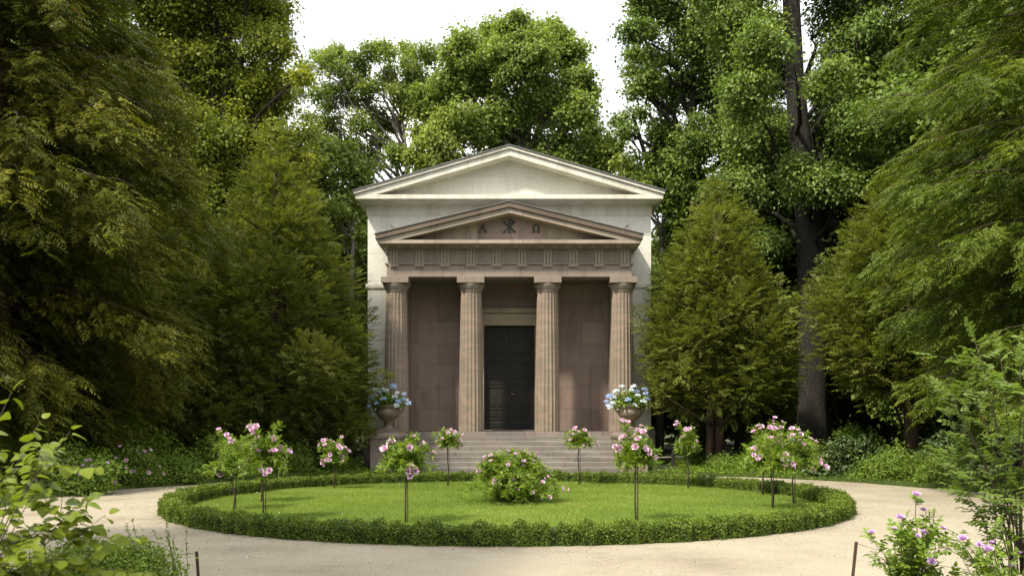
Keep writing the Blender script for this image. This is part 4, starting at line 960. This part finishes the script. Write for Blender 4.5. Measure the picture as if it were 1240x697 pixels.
# -- layered conifers with boughs
def conifer(name, label, loc, H, prof, seed, leafm, nb=150, frond=.5, pairs=8, ew=.03, drop=.3, z0=1.2, bark='barkyew', step=.24, sc=1.0, tmean=.5, rise=.0, arc_=None, hang=.35, tvar=.12):
    rg = np.random.default_rng(seed); t = thing(name, label, 'tree', loc)
    mb = MB(); mb.tube([(0, 0, 0), (.05, 0, H * .3), (0, .05, H * .6), (0, 0, H)], [.42 * sc, .33 * sc, .22 * sc, .03], 10)
    P, D, T, Lf = [], [], [], []
    for i in range(nb):
        u = (i + rg.uniform(0, 1)) / nb; z = z0 + (H - z0) * u ** 1.1
        a = 2.39996 * i + rg.uniform(-.5, .5)
        if arc_ is not None: a = arc_[0] + (a % (2 * PI)) / (2 * PI) * (arc_[1] - arc_[0])
        r = np.interp(z, [p[0] for p in prof], [p[1] for p in prof]) * rg.uniform(.72, 1.12)
        bt = np.clip(rg.normal(0, tvar), -.14, .3); dx, dy = math.cos(a), math.sin(a); k = 9
        pts = []
        for q in range(k + 1):
            s = q / k; pts.append(Vector((dx * r * s, dy * r * s, z + rise * r * s - drop * r * s ** 2.0 * rg.uniform(.9, 1.1))) + Vector(rg.normal(0, .04, 3)) * (q > 0))
        mb.tube(pts, [.034 * sc * (1 - .85 * q / k) for q in range(k + 1)], 5)
        ns = int(r / step * 3.2)
        for _ in range(ns):
            s = rg.uniform(.12, 1.0) ** .75; f = s * (k - .001); j = int(f); p = pts[j].lerp(pts[j + 1], f - j)
            sd = rg.choice([-1, 1]); out = Vector((dx, dy, 0)); sidev = Vector((-dy, dx, 0)) * sd
            w = (1 - s) * .9 + .25
            d = out * rg.uniform(.5, 1.0) + sidev * rg.uniform(.2, 1.1) + Vector((0, 0, rg.uniform(-.5, .15)))
            p = p + sidev * rg.uniform(0, .34) * w * r * .4 + Vector((0, 0, -rg.uniform(0, hang) ** 1.0 * .7)) 
            P.append(tuple(p)); D.append(tuple(d)); T.append(tmean + bt + rg.normal(0, .1)); Lf.append(frond * rg.uniform(.5, 1.3))
    P = np.array(P); D = np.array(D)
    V, F, T = fronds(rg, P, D, np.array(Lf), pairs, ew, droop=.45, tint=np.array(T), side=.42, rough=.3)
    np_obj('crown', np_mesh(name + '_crown', V, F, M[leafm], T), t)
    mb.build('trunk', M[bark], t, smooth=True)
    return t
conifer('drooping_conifer', 'great dark drooping conifer filling the left edge of the view', (-13.0, 23.2, 0), 17, [(1, 2.6), (2.6, 4.0), (5, 4.9), (8, 5.2), (11, 4.9), (14, 3.4), (17, .4)], 90, 'conL', nb=270, frond=.50, pairs=9, ew=.034, drop=.20, z0=2.2, step=.085, tmean=.52, hang=1.1)
conifer('cypress', 'tall bright layered conifer at the right edge of the view', (12.6, 19.3, 0), 16, [(1, 2.8), (3, 3.9), (6, 4.7), (9, 4.6), (12, 3.6), (16, .4)], 91, 'conR', nb=230, frond=.42, pairs=9, ew=.032, drop=.22, z0=2.2, step=.085, tmean=.5, hang=.6, rise=.08)

# -- trees deeper in the wood: three kinds, repeated
def wood_tree(seed, H, rad, leafm, bark, name, label, group):
    rg = np.random.default_rng(seed)
    prof = [(H * .14, rad * .6), (H * .3, rad), (H * .55, rad * 1.05), (H * .8, rad * .75), (H, rad * .2)]
    Cn, R = profile_lobes(rg, prof, 46, rad * .36)
    # fewer low lobes on the trunk side
    return tree_broad(name, label, (0, 60, 0), [(0, 0, 0, .36), (.1, 0, H * .3, .3), (0, .1, H * .6, .2), (0, 0, H * .9, .06)], Cn, R, leafm, bark, seed + 1, group=group, leaf=.21, clumps=13, per=46, cr=.6, limb=.12, fill=.35, twigs=2)
G = 'trees deep in the wood behind the clearing'
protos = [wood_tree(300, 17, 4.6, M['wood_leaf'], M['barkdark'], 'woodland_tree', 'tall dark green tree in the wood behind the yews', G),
          wood_tree(310, 20, 5.2, M['oak'], M['barkdark'], 'woodland_tree', 'tall dark green tree in the wood behind the yews', G)]
spots = [(-15, 36, 0), (-19, 42, 1), (-24, 36, 0), (-22, 29, 1), (-27, 46, 1), (-15, 48, 1), (-20, 54, 0), (-11, 45, 0), (-32, 38, 0), (-18, 24, 0), (-30, 54, 1),
         (15.5, 46, 0), (18.5, 38, 1), (19.5, 30, 0), (23, 44, 1), (24, 34, 0), (16, 54, 1), (22, 54, 0), (29, 47, 1), (17.5, 50, 0), (30, 37, 0), (18.5, 23, 1), (29, 58, 1), (8.2, 53, 0), (-7.8, 53, 1), (12.2, 44, 0)]
used = [False, False]
rg = np.random.default_rng(301)
for (x, y, k) in spots:
    o = protos[k] if not used[k] else copy_tree(protos[k]); used[k] = True
    o.location = (x, y, 0); o.rotation_euler.z = rg.uniform(0, 6); s = rg.uniform(.88, 1.12)
    o.scale = (s, s, s * (rg.uniform(.75, .9) if y < 50 and abs(x) < 17 else .66 if abs(x) < 9 else 1))
o = copy_tree(protos[0]); o.location = (-10.2, 4.6, 0); o.scale = (.95, .95, .85); o['label'] = 'tree standing left of the path, shading the near gravel'; del o['group']
# far wood seen as a mass between the trunks
rg = np.random.default_rng(320)
Cn, R = [], []
for side in (-1, 1):
    for i in range(150):
        x = rg.uniform(9, 62); Cn.append((side * x, rg.uniform(60, 72), rg.uniform(0, 13))); R.append(rg.uniform(1.6, 2.8))
(V, F, T), _, _ = broad_crown(rg, Cn, R, leaf=.5, clumps=5, per=24, cr=.9, fill=.5)
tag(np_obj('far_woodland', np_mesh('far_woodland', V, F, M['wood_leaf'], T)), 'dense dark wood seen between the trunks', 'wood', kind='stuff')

# ================================================================== UNDERGROWTH
def inside_path(x, y):
    return np.hypot(x - PCX, y - PCY) < PR + .12
def gcover(name, label, n, area, hmean, leaf, leafm, seed, keep):
    rg = np.random.default_rng(seed)
    x = rg.uniform(area[0], area[1], n); y = rg.uniform(area[2], area[3], n)
    k = keep(x, y); x, y = x[k], y[k]; m = len(x)
    hf = .6 + .35 * np.sin(x * 1.1 + 2 * np.sin(y * .7)) * np.sin(y * 1.3 + x * .4) + .2 * np.sin(x * 3.1 + y * 2.3)
    h = hmean * np.clip(hf, .15, 1.6) * np.sqrt(rg.uniform(.02, 1, m))
    edge = np.hypot(x - PCX, y - PCY) - PR; h *= np.clip(.18 + edge * .55, .12, 1)
    P = np.stack([x, y, h], 1)
    V, F, T = leaves(P, np.array([0, 0, 1.0]) + rg.normal(0, .45, (m, 3)), rdir(rg, m) * [1, 1, .4], leaf * rg.uniform(.6, 1.3, m), leaf * rg.uniform(.45, .8, m), tint=.45 + .18 * (hf - .6) + rg.normal(0, .18, m))
    return tag(np_obj(name, np_mesh(name, V, F, M[leafm], T)), label, 'ground cover', kind='stuff')
far = lambda x, y: ~inside_path(x, y) & ~((np.abs(x) < 5.6) & (y > 29.0)) & (y > 14)
gcover('ground_cover', 'leafy ground cover under the trees beyond the path', 330000, (-19, 19, 14, 36), .34, .085, 'shrub', 400, lambda x, y: far(x, y) & (np.hypot(x - PCX, y - PCY) < 19))
rg = np.random.default_rng(402)
n = 160000
a = rg.uniform(-PI / 2 + .5, 1.5 * PI - .6, n); e = np.abs(rg.normal(0, .5, n)) + rg.normal(0, .03, n); rr_ = np.array([prad(q) for q in a]) + e
x = PCX + rr_ * np.cos(a); y = PCY + rr_ * np.sin(a); k = ~((np.abs(x) < 4.6) & (y > 28)); x, y, e = x[k], y[k], e[k]
P = np.stack([x, y, np.zeros(len(x))], 1)
V, F = blades(rg, P, rg.uniform(.04, .16, len(x)) * np.clip(.5 + e, 0, 1.2), rg.uniform(.004, .009, len(x)), .6)
tag(np_obj('grass_verge', np_mesh('grass_verge', V, F, M['wildgrass'], .45 + rg.normal(0, .2, len(x)))), 'ragged grass along the outer edge of the path', 'grass', kind='stuff')
# lawns beside the temple plinth
n = 90000
x = rg.uniform(4.6, 12, n) * rg.choice([-1, 1], n); y = rg.uniform(28.6, 34.5, n); k = ~inside_path(x, y); x, y = x[k], y[k]
P = np.stack([x, y, np.zeros(len(x))], 1); V, F = blades(rg, P, rg.uniform(.05, .16, len(x)), rg.uniform(.006, .011, len(x)), .6)
tag(np_obj('side_grass', np_mesh('side_grass', V, F, M['wildgrass'], .5 + rg.normal(0, .2, len(x)))), 'longer grass beside the temple plinth', 'grass', kind='stuff')

def bush(name, label, cat, loc, rx, ry, h, seed, leafm='shrub', leaf=.07, nl=26, clumps=26, per=26, cr=.2, blooms=0, bloomkind='pink', bs=1.0, group=None, six=False, width=.6, ztip=0):
    rg = np.random.default_rng(seed); t = thing(name, label, cat, loc, group)
    d = rdir(rg, nl); d[:, 2] = np.abs(d[:, 2]); R = min(rx, ry, h) * .42 * rg.uniform(.7, 1.3, nl)
    Cn = d * np.array([rx, ry, h]) * .68 * rg.uniform(.6, 1.1, (nl, 1)); Cn[:, 2] = np.maximum(Cn[:, 2], R * .5)
    (V, F, T), Pc, ix = broad_crown(rg, Cn, R, leaf=leaf, clumps=clumps / max(R.mean() ** 2, .01) * .5, per=per, cr=cr, fill=.4, width=width)
    V[:, 2] = np.maximum(V[:, 2], .01)
    np_obj('foliage', np_mesh(name + '_foliage', V, F, M[leafm], T), t)
    mb = MB()
    for c in Cn[:24]: mb.tube(wavy(rg, (rg.normal(0, rx * .12), rg.normal(0, ry * .12), 0), tuple(c), 4, .12, .05), [.018, .015, .012, .009, .005], 5)
    mb.build('stems', M['stem'], t)
    if blooms:
        front = [q for q in range(len(Pc)) if Pc[q][1] < ry * .3 and Pc[q][2] > h * .2]; sel = rg.permutation(front)[:blooms]
        for q in sel:
            o = np_obj('rose_bloom', BL[bloomkind][int(rg.integers(len(BL[bloomkind])))], t)
            dn = nrm(Pc[q] - np.array([0, 0, h * .3])) + np.array([0, -.6, .2]); o.location = tuple(Pc[q] + nrm(dn) * cr * .95)
            o.rotation_euler = Vector(dn).to_track_quat('Z', 'Y').to_euler(); o.scale = [bs * rg.uniform(.7, 1.2)] * 3
    return t
def gp(x, y): d = FPX * EYE / (y - HY); p = px(x, y, d); return (p.x, p.y, 0)
bush('wild_rose_bush', 'wild rose bush dotted with pink flowers on the left verge of the path', 'rose bush', gp(155, 589), 1.0, .8, 1.15, 500, 'shrubbright', .06, blooms=34, bs=.95, bloomkind='pink')
bush('wild_rose_bush', 'dark wild rose bush with a few lilac flowers behind the broad-leaved branches', 'rose bush', gp(95, 598), 1.1, .8, 1.35, 501, 'shrubbright', .065, blooms=24, bloomkind='lilac', bs=1.0)
bush('shrub', 'large shadowed shrub under the great conifer at the left edge', 'shrub', (-11.8, 21.8, 0), 1.7, 1.2, 1.6, 502, 'shrub', .09)
bush('shrub', 'arching dark shrub between the great conifer and the wild roses', 'shrub', (-9.9, 24.2, 0), 1.3, 1.0, 1.9, 503, 'shrub', .09)
bush('shrub', 'rounded fresh green shrub across the path behind the left standard roses', 'shrub', gp(262, 581), 1.0, .8, 1.45, 504, 'shrubbright', .075)
bush('shrub', 'loose green shrub just right of the left standard roses', 'shrub', gp(352, 575), .9, .7, 1.25, 505, 'shrubbright', .06)
bush('shrub', 'low dark clump of leaves by the foot of the conical yew left', 'shrub', gp(410, 572), .8, .6, .55, 506, 'shrub', .06)
bush('shrub', 'low leafy clump on the verge between the wild roses and the left standard roses', 'shrub', gp(215, 586), .9, .6, .8, 507, 'shrubbright', .06)
bush('laurel', 'dark glossy laurel below the wide yew at right', 'shrub', (9.9, 26.8, 0), 1.6, 1.0, 1.75, 508, 'laurel', .11)
bush('laurel', 'dark glossy laurel at the foot of the bright layered conifer', 'shrub', (12.3, 25.4, 0), 1.5, 1.0, 1.9, 509, 'laurel', .11)
bush('shrub', 'yellowish green bush at the outer edge of the path, right of the fern', 'shrub', gp(1085, 583), 1.1, .9, 1.15, 510, 'shrubbright', .06)
bush('shrub', 'bushy green shrub on the right verge between the fern bush and the layered conifer', 'shrub', gp(1165, 588), 1.3, .9, 1.35, 511, 'shrubbright', .065)
bush('shrub', 'low pale bush behind the three crowded roses', 'shrub', gp(968, 573), .9, .6, .75, 512, 'shrubbright', .05)
bush('shrub', 'low leafy patch behind the right standard roses before the reddish trunks', 'shrub', gp(885, 571), 1.0, .6, .6, 513, 'shrubbright', .055)
bush('shrub', 'dark rounded shrub behind the reddish yew trunks', 'shrub', (8.6, 31.0, 0), 1.0, .8, 1.5, 514, 'shrub', .08)
bush('shrub', 'dark shrub under the wide yew, left of the laurels', 'shrub', (8.2, 28.6, 0), .9, .7, .95, 515, 'shrub', .07)
bush('shrub', 'deep green shrub in the shade behind the fresh green shrub at left', 'shrub', (-8.0, 28.6, 0), 1.4, .9, 1.0, 516, 'shrub', .08)
bush('shrub', 'dark shrub in the shade between the twin trunks and the wide yew', 'shrub', (9.6, 30.2, 0), 1.1, .8, 1.3, 517, 'shrubbright', .08)
bush('shrub', 'tall shadowy shrub behind the laurels under the wide yew', 'shrub', (11.6, 29.8, 0), 1.4, .9, 1.9, 518, 'shrubbright', .09)
bush('shrub', 'low green shrub behind the low wooden rail', 'shrub', (6.9, 33.2, 0), 1.0, .7, .9, 519, 'shrubbright', .07)
bush('shrub', 'leafy shrub in the dark gap between the two left yews', 'shrub', (-10.6, 26.4, 0), 1.3, .8, 1.1, 521, 'shrubbright', .075)
# fern
rg = np.random.default_rng(520); t = thing('fern', 'pale arching fern at the outer edge of the path at right', 'fern', gp(1036, 577))
k = 16; a = rg.uniform(0, 2 * PI, k); D = np.stack([np.cos(a) * .7, np.sin(a) * .7, np.full(k, .9)], 1)
V, F, T = fronds(rg, np.zeros((k, 3)), D, np.full(k, .75), 18, .03, droop=.55, tint=np.full(k, .5), side=.22)
np_obj('fronds', np_mesh('fern_fronds', V, F, M['fern'], T), t)

# low rail by the right corner of the temple
t = thing('low_rail', 'weathered low wooden rail with a dark post by the right corner of the temple', 'railing', (CX + 195 / 36.5, 30.4, 0))
MB().box(-.05, .05, -.05, .05, 0, .62).build('post', M['barkdark'], t, bevel=.008)
MB().tube([(-.75, 0, .44), (-.2, .062, .46), (.35, .06, .47)], .028, 7).build('rail', M['wood'], t, smooth=True)
t = thing('low_stone_kerb', 'pale low stone slab beside the right corner of the temple', 'stone slab', (CX + 190 / 36, 31.4, 0))
MB().box(-.5, .8, -.25, .25, 0, .10).build('slab', M['trimwhite'], t, bevel=.02)

# ================================================================== FOREGROUND
def fence_post(label, x, y, tx, ty, d, wire_to):
    s = FPX / d; X = CX + (x - 620) / s; top = px(tx, ty, d)
    t = thing('fence_post', label, 'fence post', (X, d, 0), 'wire fence posts at the path edge')
    MB().box(-.014, .014, -.010, .010, 0, top.z).build('bar', M['iron'], t, bevel=.003)
    t.rotation_euler.y = math.atan2(top.x - X, top.z)
    w = MB(); a = Vector((0, 0, top.z - .015)); b = Vector(wire_to)
    w.tube([a.lerp(b, k / 8) + Vector((0, 0, -.05 * math.sin(PI * k / 8))) for k in range(9)], .0022, 4).build('wire', M['iron'], t)
fence_post('rusty fence post with a wire at the lower left edge of the path', 241, 710, 238, 667, 9.2, (-1.4, .3, .42))
fence_post('rusty leaning fence post with a wire before the lower right rose bush', 1031, 712, 1037, 655, 9.0, (1.3, -.5, .36))

# low dark undergrowth at the lower left
bush('shrub', 'low dark spreading shrub in the lower left corner beside the path', 'shrub', (-3.85, 8.75, 0), .85, .6, .62, 600, 'rose_leaf', .035, nl=36, clumps=36, per=30, cr=.12)
rg = np.random.default_rng(601)
t = thing('thin_shrub', 'wispy upright sprigs rising above the low dark shrub at lower left', 'shrub', (-3.1, 8.8, 0))
mb = MB(); P = []; D = []
for i in range(16):
    e = Vector((rg.uniform(-.9, .1), rg.normal(0, .2), rg.uniform(.4, .72))); b_ = Vector((e.x * .7, 0, 0)); pts = [b_.lerp(e, k / 5) + Vector((.03 * math.sin(k), 0, 0)) for k in range(6)]
    mb.tube(pts, [.004, .004, .003, .003, .002, .0015], 4)
    for k in range(44):
        f = rg.uniform(.1, 1) * 4.99; j = int(f); P.append(tuple(pts[j].lerp(pts[j + 1], f - j))); D.append(tuple(Vector(rg.normal(0, 1, 3)) + Vector((0, 0, .4))))
mb.build('stems', M['stem'], t)
P = np.array(P); D = np.array(D); V, F, T = leaves(P, rg.normal(0, .5, (len(P), 3)) + [0, -.3, .8], D, .032, .018, tint=.4 + rg.normal(0, .2, len(P)))
np_obj('foliage', np_mesh('sprig_leaves', V, F, M['rose_leaf'], T), t)

def branch_shrub(name, label, base, tips, d, seed, leafm, L, W, per, six=True, spread=.25, stemr=.009, drp=.3, compoundk=0, side_twigs=3, cat='shrub', tmean=.5, twl=.22, midf=(.35, .72)):
    rg = np.random.default_rng(seed); t = thing(name, label, cat, base)
    mb = MB(); P, D = [], []
    bv = Vector(base)
    for (x, y, *o) in tips:
        e = px(x, y, d + (o[0] if o else rg.uniform(-spread, spread))) - bv
        r0 = Vector((rg.normal(0, .02), rg.normal(0, .02), 0)); mid = Vector((e.x * midf[0], e.y * midf[0], e.z * midf[1]))
        pts = []
        for k in range(9):
            u = k / 8; pts.append(r0 * (1 - u) ** 2 + mid * 2 * u * (1 - u) + e * u * u + Vector(rg.normal(0, .006, 3)))
        mb.tube(pts, [stemr * (1 - .8 * k / 8) for k in range(9)], 5)
        lines = [pts[4:]]
        for q in range(side_twigs):
            j = int(rg.integers(4, 8)); dd = Vector(rg.normal(0, 1, 3)); ax = (pts[j + 1] - pts[j]).normalized() if j < 8 else Vector((0, 0, 1)); dd = (dd - ax * dd.dot(ax)).normalized() * .7 + ax * .8
            dd.z -= .1; ln = rg.uniform(.6, 1.3) * twl; tw = [pts[j] + dd * ln * k / 4 + Vector((0, 0, -.08 * ln * (k / 4) ** 2)) for k in range(5)]
            mb.tube(tw, [stemr * .35, stemr * .3, stemr * .25, stemr * .2, stemr * .12], 4); lines.append(tw)
        for ln_ in lines:
            m = per if ln_ is lines[0] else max(4, int(per * .6))
            for k in range(m):
                f = (k + .7) / m * (len(ln_) - 1.001); j = int(f); p = ln_[j].lerp(ln_[j + 1], f - j); ax = (ln_[j + 1] - ln_[j]).normalized()
                sd = ax.cross(Vector((0, 0, 1))).normalized() * (1 if k % 2 else -1)
                P.append(tuple(p)); D.append(tuple(sd * .9 + ax * .6 + Vector((0, 0, -drp)) + Vector(rg.normal(0, .2, 3))))
            P.append(tuple(ln_[-1])); D.append(tuple((ln_[-1] - ln_[-2]).normalized() + Vector((0, 0, -drp * .5))))
    P = np.array(P); D = np.array(D); n = len(P)
    if compoundk:
        V, F, T = compound(rg, P, D, L * rg.uniform(.8, 1.2, n), compoundk, tmean, True)
    else:
        P = P + nrm(D) * L * .25
        V, F, T = leaves(P, np.array([0, -.25, 1.0]) + rg.normal(0, .3, (n, 3)), D, L * rg.uniform(.6, 1.15, n), W * rg.uniform(.7, 1.1, n), fold=.10, droop=.12, tint=tmean + rg.normal(0, .15, n), six=True)
    np_obj('foliage', np_mesh(name + '_foliage', V, F, M[leafm], T), t); mb.build('stems', M['stem'], t, smooth=True)
    return t
branch_shrub('hazel_shrub', 'bright green shrub with broad hanging leaves close by at the left edge', (-2.2, 3.5, 0),
    [(14, 474, -.1), (52, 506), (84, 520), (20, 548), (62, 578), (104, 606), (126, 624), (88, 650), (40, 640), (30, 585), (64, 622), (96, 610), (24, 662), (128, 655), (70, 540), (14, 610), (110, 668), (12, 668), (52, 690), (-30, 530), (-20, 640)], 3.5, 610, 'fgleaf', .056, .052, 15, stemr=.005, drp=.55, side_twigs=4, twl=.18)
# compound-leaved sapling at the right
branch_shrub('ash_sapling', 'light green sapling with feathery layered leaves at the right edge', (3.75, 6.6, 0),
    [(1142, 474), (1162, 440), (1180, 408), (1210, 430), (1165, 505), (1150, 478), (1215, 480), (1235, 445), (1200, 560), (1170, 545), (1240, 520), (1225, 590), (1148, 572), (1250, 610), (1205, 520), (1245, 405), (1165, 600), (1190, 458), (1260, 470)], 6.5, 620, 'sapling', .042, .02, 7, stemr=.008, drp=.15, compoundk=7, side_twigs=3, twl=.30, cat='sapling', tmean=.55, midf=(.08, .62))
def fg_rose(label, loc, seed, n, rx, h, nb, kind, six=True, zmin=.5, leafsize=.042, per=20):
    rg = np.random.default_rng(seed); cn = []
    for i in range(n):
        a = rg.uniform(0, 2 * PI); q = rg.uniform(0.05, 1) ** .6; e = Vector((rx * q * math.cos(a), rx * q * math.sin(a), h * rg.uniform(zmin, 1.0) * (1 - .25 * q)))
        cn.append([e * (k / 6) + Vector((0, 0, .12 * math.sin(PI * k / 6))) + Vector(rg.normal(0, .012, 3)) for k in range(7)])
    rose_plant('rose_bush', label, 'rose bush', loc, seed + 1, cn, leafsize, per, nb, bloom=kind, bloomscale=.8, six=six, clusters=False, top_bias=.4, tmean=.42)
fg_rose('loose dark rose bush with lilac flowers beside the leaning fence post', (3.05, 6.7, 0), 630, 30, .36, 1.15, 12, 'lilac')
fg_rose('leafy rose bush with many pale lilac flowers in the lower right corner', (3.42, 6.0, 0), 640, 40, .55, 1.05, 16, 'lilac', leafsize=.03, per=24)
fg_rose('low rose bush with magenta flowers at the foot of the sapling', (3.55, 5.4, 0), 650, 34, .45, .85, 9, 'magenta', leafsize=.03, per=24)

# fallen petals and bits on path and lawn
rg = np.random.default_rng(660); n = 260
a = rg.uniform(0, 2 * PI, n); r = np.where(rg.uniform(0, 1, n) > .5, rg.uniform(3.5, LR - .4, n), rg.uniform(LR + .1, LR + 3.6, n)); P = np.stack([LC[0] + r * np.cos(a), LC[1] + r * np.sin(a), np.where(r < LR, .05, .012)], 1)
V, F, T = leaves(P, np.array([0, 0, 1.0]) + rg.normal(0, .3, (n, 3)), rdir(rg, n) * [1, 1, .1], .03, .025, tint=rg.uniform(0, 1, n))
tag(np_obj('fallen_petals', np_mesh('fallen_petals', V, F, M['litter'], T)), 'pale petals and bits fallen on lawn and gravel', 'petals', kind='stuff')

rg = np.random.default_rng(670); n = 110000
x = rg.uniform(-9.5, 11, n); y = rg.uniform(9, 29.3, n); r = np.hypot(x - LC[0], y - LC[1]); dens = .25 + .75 * np.exp(-((r - LR) / .5) ** 2) + .8 * np.clip((np.hypot(x - PCX, y - PCY) - PR + 1.6) / 1.6, 0, 1)
k = (r > LR + .03) & inside_path(x, y) & (rg.uniform(0, 1, n) < dens * (.5 + .5 * np.sin(x * 1.7 + 2 * np.sin(y * 1.1)))); x, y = x[k], y[k]; n = len(x); P = np.stack([x, y, np.full(n, .009)], 1)
V, F, T = leaves(P, np.array([0, 0, 1.0]) + rg.normal(0, .35, (n, 3)), rdir(rg, n) * [1, 1, .1], rg.uniform(.004, .022, n) * (1 + (rg.uniform(0, 1, n) > .97)), rg.uniform(.004, .016, n), fold=.3, tint=rg.uniform(0, 1, n))
tag(np_obj('leaf_litter', np_mesh('leaf_litter', V, F, M['crumbs'], T)), 'loose grit and leaf bits strewn on the gravel', 'grit', kind='stuff')

# ================================================================== LIGHT, SKY, CAMERA
sc = bpy.context.scene
to_sun = Vector((-0.47, -0.43, 0.80)).normalized()
el = math.asin(to_sun.z); az = math.atan2(to_sun.x, to_sun.y)
w = bpy.data.worlds.new("World"); sc.world = w; w.use_nodes = True
nt = w.node_tree; nt.nodes.clear(); L = nt.links.new
out = nt.nodes.new('ShaderNodeOutputWorld'); bg = nt.nodes.new('ShaderNodeBackground'); L(bg.outputs[0], out.inputs[0])
sky = nt.nodes.new('ShaderNodeTexSky'); sky.sky_type = 'NISHITA'; sky.sun_disc = False; sky.sun_elevation = el; sky.sun_rotation = az % (2 * PI)
tc = nt.nodes.new('ShaderNodeTexCoord'); mp = nt.nodes.new('ShaderNodeMapping'); mp.inputs['Scale'].default_value = (1, 1, 2.2); L(tc.outputs['Generated'], mp.inputs[0])
n1 = nt.nodes.new('ShaderNodeTexNoise'); n1.inputs['Scale'].default_value = 2.1; n1.inputs['Detail'].default_value = 7; n1.inputs['Roughness'].default_value = .55; L(mp.outputs[0], n1.inputs[0])
cr = ramp(nt, [(0.22, (.55, .55, .55)), (.48, (.97, .97, .97))]); L(n1.outputs[0], cr.inputs[0])
cloud = ramp(nt, [(0.44, (6.8, 7.1, 7.6)), (.60, (13.0, 12.8, 12.3)), (.68, (21.0, 20.5, 19.2))]); L(n1.outputs[0], cloud.inputs[0])
mx = nt.nodes.new('ShaderNodeMix'); mx.data_type = 'RGBA'; L(cr.outputs[0], mx.inputs[0]); L(sky.outputs[0], mx.inputs[6]); L(cloud.outputs[0], mx.inputs[7])
sp = nt.nodes.new('ShaderNodeSeparateXYZ'); L(tc.outputs['Generated'], sp.inputs[0])
gz = nt.nodes.new('ShaderNodeMapRange'); gz.inputs['From Min'].default_value = .15; gz.inputs['From Max'].default_value = .75; gz.inputs['To Min'].default_value = .38; gz.inputs['To Max'].default_value = 1.0; L(sp.outputs[2], gz.inputs[0])
gm = nt.nodes.new('ShaderNodeVectorMath'); gm.operation = 'SCALE'; L(mx.outputs[2], gm.inputs[0]); L(gz.outputs[0], gm.inputs[3])
L(gm.outputs[0], bg.inputs[0]); bg.inputs[1].default_value = 0.15

sd = bpy.data.lights.new('sun', 'SUN'); sd.energy = 3.7; sd.angle = math.radians(4.0); sd.color = (1.0, .92, .77)
so = bpy.data.objects.new('sun', sd); C.objects.link(so); so.rotation_euler = to_sun.to_track_quat('Z', 'Y').to_euler(); so.location = (-20, -10, 40)

cd = bpy.data.cameras.new('camera'); cam = bpy.data.objects.new('camera', cd); C.objects.link(cam); sc.camera = cam
cam.location = (CX, 0, EYE); cam.rotation_euler = (PI / 2, 0, 0)
cd.sensor_width = 36; cd.lens = 36 * FPX / 1240; cd.shift_y = (HY - 348.5) / 1240; cd.clip_start = .1; cd.clip_end = 2000
cd.dof.use_dof = True; cd.dof.focus_distance = 26; cd.dof.aperture_fstop = 7.0
sc.view_settings.view_transform = 'Standard'; sc.view_settings.look = 'None'; sc.view_settings.exposure = 1.0; sc.view_settings.gamma = 1
sc.view_settings.use_curve_mapping = False
cy = sc.cycles
cy.max_bounces = 5; cy.diffuse_bounces = 4; cy.glossy_bounces = 2; cy.transmission_bounces = 4; cy.transparent_max_bounces = 4
cy.caustics_reflective = False; cy.caustics_refractive = False; cy.sample_clamp_indirect = 8
cy.use_denoising = True
